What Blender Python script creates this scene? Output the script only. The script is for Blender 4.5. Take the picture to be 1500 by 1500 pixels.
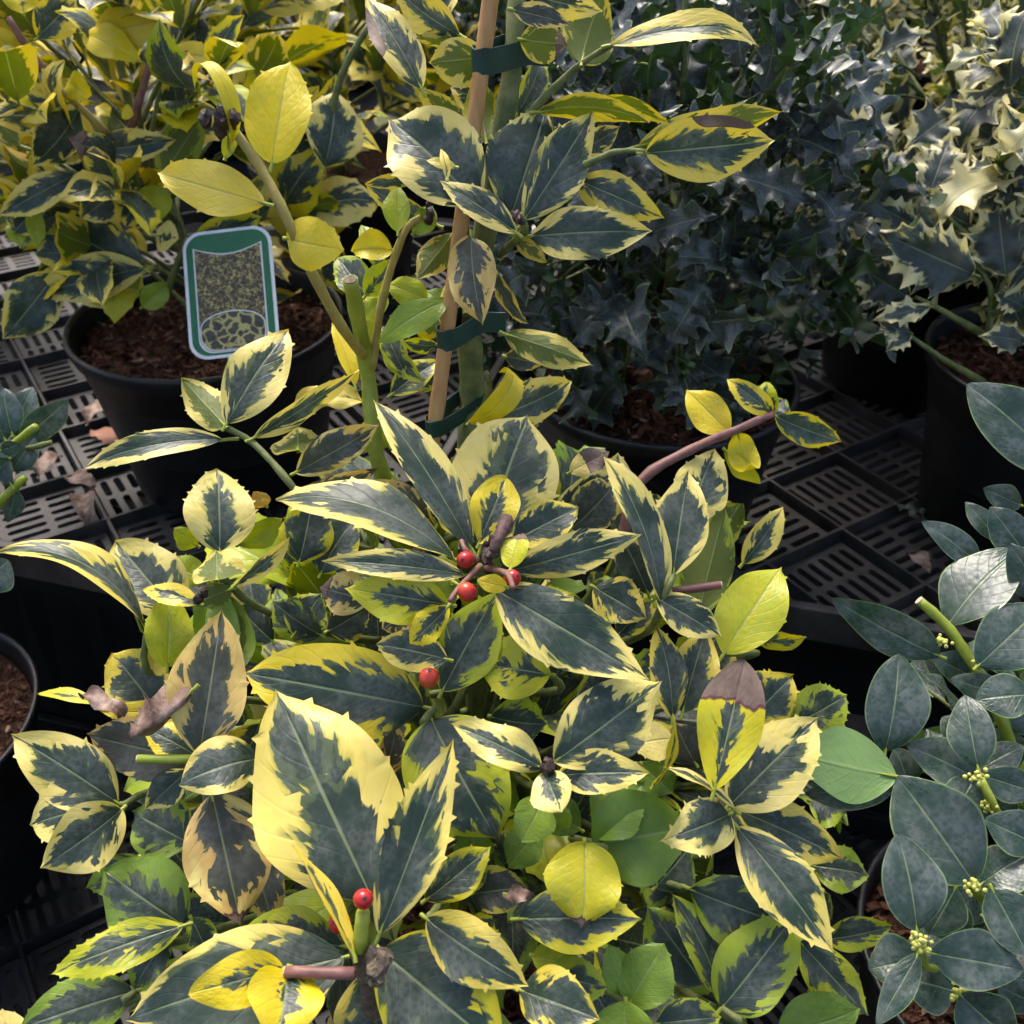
import bpy, bmesh, math, random
from mathutils import Vector, Matrix, noise as mnoise
R = math.radians
scene = bpy.context.scene
for o in list(bpy.data.objects): bpy.data.objects.remove(o)
col = scene.collection

# ------------------------------------------------------------------ camera
H, PITCH, FPX = 0.70, R(36), 1500.0
cam = bpy.data.cameras.new('camera'); camo = bpy.data.objects.new('camera', cam); col.objects.link(camo)
camo.location = (0, 0, H); camo.rotation_euler = (math.pi/2 - PITCH, 0, 0)
cam.sensor_width = 36; cam.lens = 36.0; cam.clip_start = 0.02; cam.clip_end = 200
cam.dof.use_dof = True; cam.dof.focus_distance = 0.62; cam.dof.aperture_fstop = 13
scene.camera = camo

# ------------------------------------------------------------------ sky, sun, exposure
SUN_EL, SUN_AZ = R(58), R(-18)          # azimuth from +Y towards +X
w = bpy.data.worlds.new('World'); scene.world = w; w.use_nodes = True
nt = w.node_tree; nt.nodes.clear()
sky = nt.nodes.new('ShaderNodeTexSky'); sky.sky_type = 'NISHITA'; sky.sun_disc = False
sky.sun_elevation = SUN_EL; sky.sun_rotation = SUN_AZ
sky.air_density = 1.0; sky.dust_density = 5.0; sky.ozone_density = 1.0
bg = nt.nodes.new('ShaderNodeBackground'); bg.inputs[1].default_value = 0.14
wo = nt.nodes.new('ShaderNodeOutputWorld')
nt.links.new(sky.outputs[0], bg.inputs[0]); nt.links.new(bg.outputs[0], wo.inputs[0])
sl = bpy.data.lights.new('sun', 'SUN'); sl.energy = 1.5; sl.angle = R(25); sl.color = (1.0, 0.95, 0.88)
so = bpy.data.objects.new('sun', sl); col.objects.link(so)
sd = Vector((math.sin(SUN_AZ)*math.cos(SUN_EL), math.cos(SUN_AZ)*math.cos(SUN_EL), math.sin(SUN_EL)))
so.rotation_euler = sd.to_track_quat('Z', 'Y').to_euler()
scene.view_settings.view_transform = 'Standard'; scene.view_settings.look = 'None'
scene.view_settings.exposure = 1.2; scene.view_settings.gamma = 1.0
scene.render.engine = 'CYCLES'
scene.cycles.max_bounces = 5; scene.cycles.diffuse_bounces = 2; scene.cycles.glossy_bounces = 2; scene.cycles.transmission_bounces = 2; scene.cycles.transparent_max_bounces = 2
scene.cycles.use_adaptive_sampling = True; scene.cycles.adaptive_threshold = 0.035; scene.cycles.adaptive_min_samples = 12
scene.cycles.use_denoising = True; scene.cycles.caustics_reflective = False; scene.cycles.caustics_refractive = False

# ------------------------------------------------------------------ helpers
CF = Vector((0, math.cos(PITCH), -math.sin(PITCH))); CR = Vector((1, 0, 0)); CU = CR.cross(CF)
CAM = Vector((0, 0, H))
def P(x, y, d): return CAM + d*(CF + CR*((x-750)/FPX) + CU*((750-y)/FPX))
def on_z(x, y, z):
    v = CF + CR*((x-750)/FPX) + CU*((750-y)/FPX); return CAM + v*((z-H)/v.z)
def proj(p):
    q = p - CAM; d = q.dot(CF); return (750 + FPX*q.dot(CR)/d, 750 - FPX*q.dot(CU)/d, d)
def lerp_tab(tab, t):
    if t <= tab[0][0]: return tab[0][1]
    for (a, va), (b, vb) in zip(tab, tab[1:]):
        if t <= b: return va + (vb-va)*(t-a)/(b-a)
    return tab[-1][1]
def sst(a, b, t):
    t = max(0, min(1, (t-a)/(b-a))); return t*t*(3-2*t)
def setp(o, label=None, cat=None, group=None, kind=None):
    for k, v in (('label', label), ('category', cat), ('group', group), ('kind', kind)):
        if v: o[k] = v
    return o
def empty(name, loc, label, cat, group=None):
    o = bpy.data.objects.new(name, None); o.empty_display_size = 0.05; col.objects.link(o); o.location = loc
    return setp(o, label, cat, group)
def add(name, me, parent=None, M=None, color=None):
    o = bpy.data.objects.new(name, me); col.objects.link(o)
    M = M or Matrix.Identity(4)
    if parent is not None:
        o.parent = parent
        base = parent.location.copy()
        if parent.parent: base = base + parent.parent.location
        o.matrix_basis = Matrix.Translation(-base) @ M
    else: o.matrix_basis = M
    if color: o.color = color
    return o
def mesh(name, vs, fs, mats, smooth=True, mi=None):
    me = bpy.data.meshes.new(name); me.from_pydata([tuple(v) for v in vs], [], fs)
    for m in (mats if isinstance(mats, (list, tuple)) else [mats]): me.materials.append(m)
    if smooth: me.polygons.foreach_set('use_smooth', [True]*len(me.polygons))
    if mi: me.polygons.foreach_set('material_index', mi)
    me.update(); return me
def frame(p, y, n):
    y = y.normalized(); n = (n - y*n.dot(y))
    if n.length < 1e-5: n = y.orthogonal()
    n.normalize(); x = y.cross(n)
    M = Matrix.Identity(4)
    for i in range(3): M[i][0], M[i][1], M[i][2], M[i][3] = x[i], y[i], n[i], p[i]
    return M
def tube_data(pts, rad, sides=8, cap=True, off=0, bumpy=0.0, rng=None):
    vs, fs = [], []; pts = [Vector(p) for p in pts]
    ref = None
    for i, p in enumerate(pts):
        t = (pts[min(i+1, len(pts)-1)] - pts[max(i-1, 0)]).normalized()
        if ref is None: ref = t.orthogonal().normalized()
        ref = (ref - t*ref.dot(t)).normalized(); b = t.cross(ref)
        r = rad[i] if isinstance(rad, (list, tuple)) else rad
        for k in range(sides):
            a = 2*math.pi*k/sides
            rr = r*(1+(rng.uniform(-bumpy, bumpy) if rng else 0))
            vs.append(p + (ref*math.cos(a) + b*math.sin(a))*rr)
    n = len(pts)
    for i in range(n-1):
        for k in range(sides):
            k2 = (k+1) % sides
            fs.append((off+i*sides+k, off+i*sides+k2, off+(i+1)*sides+k2, off+(i+1)*sides+k))
    if cap:
        fs.append(tuple(off+k for k in range(sides))[::-1]); fs.append(tuple(off+(n-1)*sides+k for k in range(sides)))
    return vs, fs
def smooth_path(pts, n=4):
    pts = [Vector(p) for p in pts]
    if len(pts) < 3: 
        return [pts[0].lerp(pts[-1], i/n) for i in range(n+1)]
    out = []
    for i in range(len(pts)-1):
        p0 = pts[max(i-1, 0)]; p1 = pts[i]; p2 = pts[i+1]; p3 = pts[min(i+2, len(pts)-1)]
        for k in range(n):
            t = k/n
            out.append(0.5*((2*p1)+(p2-p0)*t+(2*p0-5*p1+4*p2-p3)*t*t+(3*p1-p0-3*p2+p3)*t**3))
    out.append(pts[-1]); return out
def tube(name, pts, r0, r1, mat, parent, sides=8, sm=4, bumpy=0.04, nodes=True):
    pp = smooth_path(pts, sm); n = len(pp)
    rng = random.Random(int(abs(pp[0].x*7919+pp[0].z*1e4)) + n)
    rad = [r0+(r1-r0)*i/(n-1) for i in range(n)]
    if nodes: rad = [r*(1.14 if (i % 3 == 1 and n > 5) else 1.0) for i, r in enumerate(rad)]
    vs, fs = tube_data(pp, rad, sides, True, 0, bumpy, rng)
    return add(name, mesh(name, vs, fs, mat), parent)

# ------------------------------------------------------------------ materials
class N:
    def __init__(s, name):
        s.m = bpy.data.materials.new(name); s.m.use_nodes = True; s.t = s.m.node_tree; s.t.nodes.clear()
    def new(s, typ, **kw):
        n = s.t.nodes.new(typ)
        for k, v in kw.items(): setattr(n, k, v)
        return n
    def put(s, sock, v):
        if isinstance(v, bpy.types.NodeSocket): s.t.links.new(v, sock)
        elif isinstance(v, tuple) and len(v) == 3 and len(sock.default_value) == 4: sock.default_value = (*v, 1)
        else: sock.default_value = v
    def math(s, op, a, b=0.0, c=0.0, clamp=False):
        n = s.new('ShaderNodeMath', operation=op, use_clamp=clamp)
        s.put(n.inputs[0], a); s.put(n.inputs[1], b); s.put(n.inputs[2], c); return n.outputs[0]
    def add(s, a, b): return s.math('ADD', a, b)
    def sub(s, a, b): return s.math('SUBTRACT', a, b)
    def mul(s, a, b): return s.math('MULTIPLY', a, b)
    def step(s, v, lo, hi):
        n = s.new('ShaderNodeMapRange', interpolation_type='SMOOTHSTEP')
        s.put(n.inputs[0], v); s.put(n.inputs[1], lo); s.put(n.inputs[2], hi); n.inputs[3].default_value = 0; n.inputs[4].default_value = 1
        return n.outputs[0]
    def mix(s, f, a, b):
        n = s.new('ShaderNodeMix', data_type='RGBA'); s.put(n.inputs[0], f); s.put(n.inputs[6], a); s.put(n.inputs[7], b); return n.outputs[2]
    def comb(s, x, y, z=0.0):
        n = s.new('ShaderNodeCombineXYZ'); s.put(n.inputs[0], x); s.put(n.inputs[1], y); s.put(n.inputs[2], z); return n.outputs[0]
    def noise(s, vec, scale, detail=3.0, rough=0.55):
        n = s.new('ShaderNodeTexNoise'); s.put(n.inputs['Vector'], vec); s.put(n.inputs['Scale'], scale)
        n.inputs['Detail'].default_value = detail; n.inputs['Roughness'].default_value = rough; return n.outputs['Fac']
    def voro(s, vec, scale, feature='F1', out='Distance', smooth=None):
        n = s.new('ShaderNodeTexVoronoi', feature=feature); s.put(n.inputs['Vector'], vec); s.put(n.inputs['Scale'], scale); return n.outputs[out]
    def ramp(s, f, stops, interp='LINEAR'):
        n = s.new('ShaderNodeValToRGB'); s.put(n.inputs[0], f); e = n.color_ramp.elements; n.color_ramp.interpolation = interp
        while len(e) < len(stops): e.new(0.5)
        for el, (p, c) in zip(e, stops): el.position = p; el.color = (*c, 1)
        return n.outputs[0]
    def objco(s): return s.new('ShaderNodeTexCoord').outputs['Object']
    def bump(s, h, strength, dist):
        n = s.new('ShaderNodeBump'); s.put(n.inputs['Height'], h); n.inputs['Strength'].default_value = strength; n.inputs['Distance'].default_value = dist; return n.outputs[0]
    def bsdf(s, colr, rough=0.5, normal=None, spec=0.5, **kw):
        b = s.new('ShaderNodeBsdfPrincipled'); s.put(b.inputs['Base Color'], colr); s.put(b.inputs['Roughness'], rough)
        s.put(b.inputs['Specular IOR Level'], spec)
        if normal: s.put(b.inputs['Normal'], normal)
        for k, v in kw.items(): s.put(b.inputs[k.replace('_', ' ')], v)
        return b.outputs[0]
    def out(s, sh):
        o = s.new('ShaderNodeOutputMaterial'); s.t.links.new(sh, o.inputs[0]); return s.m

def leaf_material(name, dark, dark2, under, ramp, edge_line=None, rough=0.42, dust=0.16, transl=0.28, spec=0.45, dustcol=(0.30, 0.31, 0.30), lite=False):
    """object colour carries: R margin width, G margin hue, B browning (0-1 tip, 1-2 one edge, 2-3 other edge), A ageing"""
    n = N(name)
    uv = n.new('ShaderNodeUVMap').outputs[0]; sp = n.new('ShaderNodeSeparateXYZ'); n.put(sp.inputs[0], uv)
    x2 = n.sub(n.mul(sp.outputs[0], 2.0), 1.0); u = sp.outputs[1]
    s = n.math('ABSOLUTE', x2); sg = n.math('SIGN', x2)
    oi = n.new('ShaderNodeObjectInfo'); rnd = oi.outputs['Random']
    oc = n.new('ShaderNodeSeparateColor'); n.put(oc.inputs[0], oi.outputs['Color'])
    Mg, Gh, Br = oc.outputs[0], oc.outputs[1], oc.outputs[2]; Ag = oi.outputs['Alpha']
    ob = n.objco()
    seed = n.add(n.mul(rnd, 57.0), n.mul(sg, 5.0))
    slant = n.sub(n.mul(u, 10.5), n.mul(s, 3.4))
    nA = n.sub(n.noise(n.comb(slant, n.mul(s, 2.0), seed), 1.0, 3.0, 0.5), 0.5)
    blk = n.new('ShaderNodeSeparateColor'); n.put(blk.inputs[0], n.voro(n.comb(n.mul(slant, 1.1), n.mul(s, 3.2), seed), 1.0, 'F1', 'Color'))
    nA = n.add(nA, n.mul(n.sub(blk.outputs[0], 0.5), 0.46))
    nB = n.sub(n.noise(n.comb(n.mul(u, 2.6), n.mul(s, 0.6), n.add(seed, 31.0)), 1.0, 1.0), 0.5)
    nC = n.noise(n.comb(n.mul(u, 4.0), n.mul(x2, 2.0), n.add(seed, 77.0)), 1.0, 2.0)
    tip = n.mul(n.step(u, 0.55, 1.0), 0.42)
    e = n.add(n.add(s, tip), n.add(n.mul(nA, 0.80), n.mul(nB, 1.55)))
    T = n.sub(n.sub(1.02, n.mul(Mg, 1.08)), n.mul(n.math('GREATER_THAN', Mg, 0.9), 3.0))
    T = n.add(T, n.mul(n.math('LESS_THAN', Mg, 0.02), 3.0))
    isd = n.step(e, n.add(T, 0.025), n.sub(T, 0.025))
    # dark centre in two tones, the paler one in feathered fingers towards the margin
    e2 = n.add(e, n.mul(n.sub(nC, 0.5), 0.9))
    inner = n.step(e2, n.sub(T, 0.10), n.sub(T, 0.17))
    fine = n.noise(ob, 70.0, 2.0, 0.6)
    dk = n.mix(n.mul(fine, 0.5), dark, tuple(c*0.55 for c in dark))
    dcol = n.mix(inner, n.mix(0.42, dark2, dark), dk)
    # margin
    hue = n.add(Gh, n.mul(n.sub(nC, 0.5), 0.22))
    mcol = n.ramp(hue, ramp)
    halo = n.mul(n.step(e, n.add(T, 0.20), T), n.step(nC, 0.36, 0.58))
    mcol = n.mix(n.mul(halo, 0.55), mcol, tuple(k*0.5+j for k, j in zip(dark2, (0.16, 0.17, 0.0))))
    mcol = n.mix(n.mul(Ag, n.step(nC, 0.25, 0.6)), mcol, (0.62, 0.36, 0.12))
    dcol = n.mix(n.mul(Ag, 0.75), dcol, (0.085, 0.07, 0.05))
    c = n.mix(isd, mcol, dcol)
    # midrib and side veins
    vein = n.math('ABSOLUTE', n.math('SINE', n.mul(n.add(n.sub(n.mul(u, 7.0), n.mul(s, 2.4)), n.add(n.mul(n.math('SINE', n.add(n.mul(u, 17.0), n.mul(rnd, 40.0))), 0.07), n.mul(sg, 0.22))), math.pi)))
    vl = n.mul(n.step(vein, 0.10, 0.0), n.step(s, 1.0, 0.55))
    c = n.mix(n.mul(vl, 0.06), c, (0.35, 0.40, 0.2))
    mr = n.mul(n.step(s, 0.035, 0.012), n.step(u, 1.0, 0.75))
    c = n.mix(n.mul(mr, 0.62), c, (0.30, 0.36, 0.16))
    if edge_line: c = n.mix(n.mul(n.step(s, 0.93, 0.975), 0.85), c, edge_line)
    # dust, dried water marks
    wn = n.noise(ob, 38.0, 3.0, 0.65)
    dirt = n.mul(n.step(wn, 0.38, 0.72), dust)
    if not lite:
        ring = n.mul(n.step(n.voro(ob, 330.0), 0.28, 0.62), n.step(wn, 0.44, 0.60))
        dirt = n.math('ADD', dirt, n.mul(ring, dust*0.75), clamp=True)
    dirt = n.mul(dirt, n.add(n.mul(isd, 0.72), 0.28))
    c = n.mix(dirt, c, dustcol)
    # browning
    bt = n.math('MINIMUM', Br, 1.0)
    isT = n.math('LESS_THAN', Br, 1.0)
    te = n.sub(n.add(u, n.mul(n.sub(nC, 0.5), 0.16)), n.sub(1.0, n.mul(Br, 1.0)))
    e1 = n.sub(n.mul(n.math('MULTIPLY', x2, -1.0), n.step(n.math('ABSOLUTE', n.sub(u, 0.62)), 0.42, 0.12)), n.sub(1.05, n.mul(n.sub(Br, 1.0), 1.0)))
    e3 = n.sub(n.mul(x2, n.step(n.math('ABSOLUTE', n.sub(u, 0.66)), 0.32, 0.08)), n.sub(1.05, n.mul(n.sub(Br, 2.0), 1.0)))
    is3 = n.math('GREATER_THAN', Br, 2.0); is2 = n.math('SUBTRACT', n.math('SUBTRACT', 1.0, isT), is3)
    bb = n.add(n.add(n.mul(te, isT), n.mul(e1, is2)), n.mul(e3, is3))
    bb = n.add(bb, n.mul(n.sub(fine, 0.5), 0.03))
    has = n.math('GREATER_THAN', Br, 0.01)
    bmask = n.mul(n.step(bb, 0.0, 0.012), has)
    bline = n.mul(n.mul(n.step(bb, -0.012, 0.0), n.step(bb, 0.03, 0.012)), has)
    bcol = n.ramp(n.add(n.mul(wn, .6), n.mul(fine, .4)), [(0.3, (0.07, 0.045, 0.035)), (0.55, (0.17, 0.115, 0.085)), (0.75, (0.34, 0.27, 0.2))])
    c = n.mix(bmask, c, bcol); c = n.mix(n.mul(bline, 0.85), c, (0.08, 0.012, 0.03))
    # underside
    bf = n.new('ShaderNodeNewGeometry').outputs['Backfacing']
    uc = n.mix(isd, n.mix(0.25, mcol, under), n.mix(n.mul(fine, 0.5), under, tuple(k*0.7 for k in under)))
    uc = n.mix(n.mul(mr, 0.6), uc, (0.33, 0.38, 0.14)); uc = n.mix(n.mul(vl, 0.2), uc, tuple(k*0.6 for k in under)); uc = n.mix(bmask, uc, bcol)
    c = n.mix(bf, c, uc)
    h = n.add(n.mul(n.step(vein, 0.30, 0.0), -0.16), n.mul(n.step(s, 0.09, 0.0), -0.5))
    if not lite: h = n.add(h, n.mul(n.voro(n.comb(u, n.mul(x2, 0.33), rnd), 15.0), -0.40))
    nm = n.bump(h, 0.5, 0.0011)
    ro = n.add(n.add(rough, n.mul(n.sub(wn, 0.5), 0.35)), n.mul(bf, 0.2))
    ro = n.add(ro, n.mul(bmask, 0.25))
    b = n.bsdf(c, ro, nm, spec)
    tr = n.new('ShaderNodeBsdfTranslucent'); 
    hs = n.new('ShaderNodeHueSaturation'); hs.inputs['Saturation'].default_value = 1.25; hs.inputs['Value'].default_value = 1.1; n.put(hs.inputs['Color'], c)
    n.put(tr.inputs[0], hs.outputs[0])
    mx = n.new('ShaderNodeMixShader'); n.put(mx.inputs[0], n.mul(n.math('SUBTRACT', 1.0, n.mul(bmask, 0.8)), transl)); n.t.links.new(b, mx.inputs[1]); n.t.links.new(tr.outputs[0], mx.inputs[2])
    return n.out(mx.outputs[0])

GOLD_RAMP = [(0.0, (0.80, 0.67, 0.22)), (0.18, (0.76, 0.60, 0.10)), (0.40, (0.72, 0.56, 0.012)), (0.62, (0.42, 0.47, 0.02)), (0.82, (0.22, 0.33, 0.03)), (1.0, (0.10, 0.19, 0.03))]
M_gold = leaf_material('golden_variegated_leaf', (0.030, 0.054, 0.036), (0.105, 0.14, 0.055), (0.13, 0.165, 0.028), GOLD_RAMP, rough=0.36, dust=0.15, spec=0.38, transl=0.24)
SILV_RAMP = [(0.0, (0.78, 0.73, 0.46)), (0.5, (0.76, 0.66, 0.28)), (1.0, (0.70, 0.62, 0.10))]
M_silver = leaf_material('cream_edged_spiny_leaf', (0.042, 0.06, 0.053), (0.13, 0.155, 0.10), (0.10, 0.14, 0.045), SILV_RAMP, rough=0.38, dust=0.20, spec=0.45, lite=True)
M_dark = leaf_material('dark_spiny_leaf', (0.042, 0.062, 0.056), (0.05, 0.08, 0.05), (0.045, 0.085, 0.03), SILV_RAMP, edge_line=(0.26, 0.33, 0.15), rough=0.31, dust=0.22, transl=0.14, spec=0.55, lite=True)
M_plain = leaf_material('plain_green_leaf', (0.030, 0.066, 0.042), (0.05, 0.1, 0.05), (0.20, 0.33, 0.10), SILV_RAMP, edge_line=(0.20, 0.30, 0.09), rough=0.30, dust=0.22, transl=0.18, spec=0.5)

def simple(name, stops, scale=40, rough=0.6, bump=0.3, dist=0.001, spec=0.4, detail=5, stretch=None):
    n = N(name); ob = n.objco()
    if stretch:
        mp = n.new('ShaderNodeMapping'); mp.inputs['Scale'].default_value = stretch; n.put(mp.inputs[0], ob); ob = mp.outputs[0]
    f = n.noise(ob, scale, detail, 0.6)
    return n.out(n.bsdf(n.ramp(f, stops), n.add(rough, n.mul(n.sub(f, 0.5), 0.2)), n.bump(f, bump, dist), spec))
M_stem = simple('green_bark', [(0.3, (0.06, 0.09, 0.025)), (0.55, (0.15, 0.17, 0.05)), (0.8, (0.25, 0.24, 0.11))], 90)
M_lime = simple('lime_bark', [(0.3, (0.20, 0.26, 0.02)), (0.7, (0.34, 0.38, 0.05))], 60, 0.45)
M_gtwig = simple('yellow_bark', [(0.3, (0.30, 0.22, 0.05)), (0.7, (0.44, 0.36, 0.09))], 70, 0.5)
M_red = simple('purple_red_bark', [(0.3, (0.12, 0.05, 0.045)), (0.6, (0.24, 0.11, 0.09)), (0.8, (0.30, 0.20, 0.10))], 80, 0.5)
M_wood = simple('grey_woody_bark', [(0.3, (0.05, 0.035, 0.025)), (0.55, (0.16, 0.12, 0.08)), (0.8, (0.30, 0.25, 0.18))], 220, 0.8, 0.8, 0.002)
M_cut = simple('cut_pith', [(0.3, (0.42, 0.33, 0.2)), (0.8, (0.62, 0.55, 0.4))], 300, 0.8)
M_bud = simple('dead_bud', [(0.3, (0.012, 0.008, 0.008)), (0.6, (0.05, 0.025, 0.02)), (0.8, (0.13, 0.06, 0.05))], 200, 0.5, 0.8, 0.002)
M_dry = simple('dry_purple_bark', [(0.3, (0.02, 0.012, 0.012)), (0.5, (0.085, 0.042, 0.038)), (0.8, (0.17, 0.10, 0.085))], 150, 0.6, 0.8, 0.002)
M_bamboo = simple('bamboo_cane', [(0.3, (0.42, 0.20, 0.065)), (0.5, (0.52, 0.28, 0.10)), (0.75, (0.60, 0.37, 0.155))], 30, 0.5, 0.25, 0.0006, 0.4, 6, (6, 6, 0.25))
M_tie = simple('green_tie_tape', [(0.3, (0.010, 0.045, 0.036)), (0.7, (0.022, 0.075, 0.06))], 60, 0.42, 0.2, 0.0005)
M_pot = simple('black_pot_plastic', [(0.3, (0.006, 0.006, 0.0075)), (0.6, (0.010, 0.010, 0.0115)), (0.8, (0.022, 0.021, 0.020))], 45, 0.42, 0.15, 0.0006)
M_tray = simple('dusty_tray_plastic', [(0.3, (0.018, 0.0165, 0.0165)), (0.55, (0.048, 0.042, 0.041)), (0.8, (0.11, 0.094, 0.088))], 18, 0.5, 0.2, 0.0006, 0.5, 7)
M_soil = simple('potting_soil', [(0.25, (0.008, 0.005, 0.004)), (0.5, (0.045, 0.022, 0.014)), (0.75, (0.12, 0.06, 0.04))], 130, 0.95, 1.0, 0.006, 0.1)
M_bark1 = simple('bark_chip', [(0.25, (0.03, 0.013, 0.008)), (0.5, (0.085, 0.036, 0.021)), (0.8, (0.19, 0.095, 0.06))], 160, 0.9, 0.6, 0.001, 0.15)
M_bark2 = simple('pale_bark_chip', [(0.3, (0.16, 0.09, 0.06)), (0.8, (0.38, 0.27, 0.19))], 120, 0.9, 0.5, 0.001, 0.15)
M_dead = simple('dead_leaf_brown', [(0.3, (0.045, 0.024, 0.018)), (0.5, (0.20, 0.12, 0.085)), (0.7, (0.44, 0.32, 0.25))], 75, 0.55, 0.8, 0.003, 0.35)
M_deadr = simple('dead_leaf_reddish', [(0.25, (0.14, 0.055, 0.035)), (0.55, (0.34, 0.16, 0.10)), (0.8, (0.45, 0.26, 0.18))], 38, 0.7, 0.5, 0.002, 0.3)
M_ground = simple('bare_ground', [(0.25, (0.05, 0.04, 0.03)), (0.5, (0.13, 0.10, 0.075)), (0.8, (0.26, 0.21, 0.165))], 6, 0.95, 0.8, 0.02, 0.1, 9)
M_frame = simple('black_metal_frame', [(0.3, (0.006, 0.006, 0.007)), (0.8, (0.012, 0.012, 0.013))], 20, 0.7, 0.2, 0.001, 0.15)
M_shade_sheet = simple('black_shade_sheet', [(0.3, (0.004, 0.004, 0.004)), (0.7, (0.010, 0.010, 0.010))], 300, 0.9, 0.4, 0.001, 0.1)
M_bline = simple('bud_yellow', [(0.3, (0.40, 0.42, 0.06)), (0.8, (0.62, 0.60, 0.18))], 400, 0.5)
def berry_mat():
    n = N('red_berry'); ob = n.objco(); g = n.new('ShaderNodeSeparateXYZ'); n.put(g.inputs[0], ob)
    f = n.add(n.mul(g.outputs[2], 70.0), n.noise(ob, 120.0, 3.0)); oi = n.new('ShaderNodeObjectInfo')
    c = n.ramp(n.add(f, n.mul(n.sub(oi.outputs['Random'], 0.5), 0.5)), [(0.1, (0.50, 0.16, 0.03)), (0.5, (0.52, 0.055, 0.02)), (0.9, (0.42, 0.016, 0.018))])
    return n.out(n.bsdf(c, 0.25, None, 0.5))
M_berry = berry_mat()

# ------------------------------------------------------------------ leaf meshes
def leaf_mesh(name, L, W, mat, nu=34, ns=4, bend=0.3, tipcurl=0.0, fold=0.12, cup=0.0, twist=0.0, wave=0.04, nspine=5, spine=0.05, shape='ov', seed=0, pet=0.08, petmat=None, kink=0.0, hd=1.0):
    rng = random.Random(seed)
    # midrib curve with its chord on +Y
    pts = [(0.0, 0.0)]; th = []
    for i in range(nu+1):
        u = i/nu; th.append(bend*(1-2*u) - tipcurl*sst(0.55, 1.0, u)*1.0 + kink*math.sin(u*7))
    for i in range(nu):
        a = 0.5*(th[i]+th[i+1]); y, z = pts[-1]; pts.append((y+math.cos(a), z+math.sin(a)))
    ex, ez = pts[-1]; ch = math.hypot(ex, ez); ca, sa = ex/ch, ez/ch; k = L/ch
    mid = [((y*ca+z*sa)*k, (z*ca-y*sa)*k) for y, z in pts]; ang0 = math.atan2(ez, ex)
    spiny = shape == 'holly'
    rows_sp = {0: {}, 1: {}}
    if not spiny and nspine > 0:
        for sd_ in (0, 1):
            for j in range(nspine):
                u = 0.42 + 0.54*(j + rng.uniform(0.1, 0.9))/nspine
                if rng.random() < 0.85: rows_sp[sd_][int(round(u*nu))] = rng.uniform(0.5, 1.1)
    ph = rng.uniform(0, 6); ph2 = rng.uniform(0, 6); nh = rng.choice([5, 5, 6, 6, 7]); asym = rng.uniform(-0.08, 0.08)
    a_ = {'ov': 0.88, 'round': 0.86, 'nar': 0.95, 'obo': 1.18, 'holly': 0.9}[shape]; p_ = {'ov': 0.80, 'round': 0.66, 'nar': 0.9, 'obo': 0.62, 'holly': 0.75}[shape]
    def hw(u):
        return 0.5*W*max(0.0, math.sin(math.pi*min(1, max(0, u))**a_))**p_
    vs, uvs = [], []
    ncol = 2*ns+1
    for i in range(nu+1):
        u = i/nu; y0, z0 = mid[i]; a = th[i]-ang0
        tang = (math.cos(a), math.sin(a)); nor = (-math.sin(a), math.cos(a)); tw = twist*(u-0.5)
        for j in range(ncol):
            s = (j-ns)/ns; sd_ = 0 if s < 0 else 1; b = abs(s)
            wd = hw(u)*(1+asym*(1 if s > 0 else -1)); fwd = 0.0; zz = 0.0
            wob = 1 + 0.035*math.sin(u*9+ph+sd_*2)
            if spiny:
                q = abs(math.sin(math.pi*(nh*u*0.5*1.0+0.5*0))) if False else abs(math.cos(math.pi*nh*u))
                sp_ = (1-math.sqrt(max(0, 1-q*q)))            # sharp cusps
                inner = 1-0.30*hd + (0.28+0.34*hd)*sp_*min(1, u*5)*min(1, (1-u)*6+0.2)
                wd *= 1 + (inner-1)*b**3
                fwd = 0.05*L*sp_*b**3
                zz += wave*W*math.cos(math.pi*nh*u + (0 if sd_ else 0.5))*b**2*1.2
            else:
                wd *= wob
                if b == 1 and i in rows_sp[sd_]:
                    wd += spine*W*rows_sp[sd_][i]; fwd = 0.018*L*rows_sp[sd_][i]; zz += 0.02*W*rng.uniform(-1, 1)
                zz += wave*W*math.sin(u*11+ph+sd_*ph2)*b**2
            x = s*wd
            lat = x*math.cos(fold); up = abs(x)*math.sin(fold) - cup*W*b*b*(hw(u)/(0.5*W+1e-9)) + zz
            lx = lat*math.cos(tw) - up*math.sin(tw); lz = lat*math.sin(tw) + up*math.cos(tw)
            vs.append((lx, y0 + fwd*tang[0] + lz*nor[0], z0 + fwd*tang[1] + lz*nor[1]))
            uvs.append((0.5+0.5*s, u))
    if nspine > 0 or spiny:   # drawn-out tip
        j0 = nu*ncol
        t = 0.025*L if not spiny else 0.05*L
        for j in range(ncol): v = vs[j0+j]; vs[j0+j] = (v[0]*0.2, v[1]+t*math.cos(th[-1]-ang0), v[2]+t*math.sin(th[-1]-ang0))
    fs = [(i*ncol+j, i*ncol+j+1, (i+1)*ncol+j+1, (i+1)*ncol+j) for i in range(nu) for j in range(2*ns)]
    mi = [0]*len(fs)
    # petiole
    r = max(0.0011, 0.011*L); off = len(vs); a0 = th[0]-ang0
    pv, pf = tube_data([(0, -pet*L, -0.35*pet*L), (0, -0.4*pet*L, -0.1*pet*L), (0, 0.02*L, -r*0.3), (0, 0.16*L, 0.16*L*math.tan(max(-0.9, min(0.9, a0*0.85)))-r*0.6)], [r*1.2, r*1.05, r, r*0.3], 5, False, off)
    vs += [tuple(v) for v in pv]; fs += pf; mi += [1]*len(pf); uvs += [(0.5, 0.0)]*len(pv)
    me = mesh(name, vs, fs, [mat, petmat or M_lime], True, mi)
    ul = me.uv_layers.new(name='UVMap'); buf = []
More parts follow.
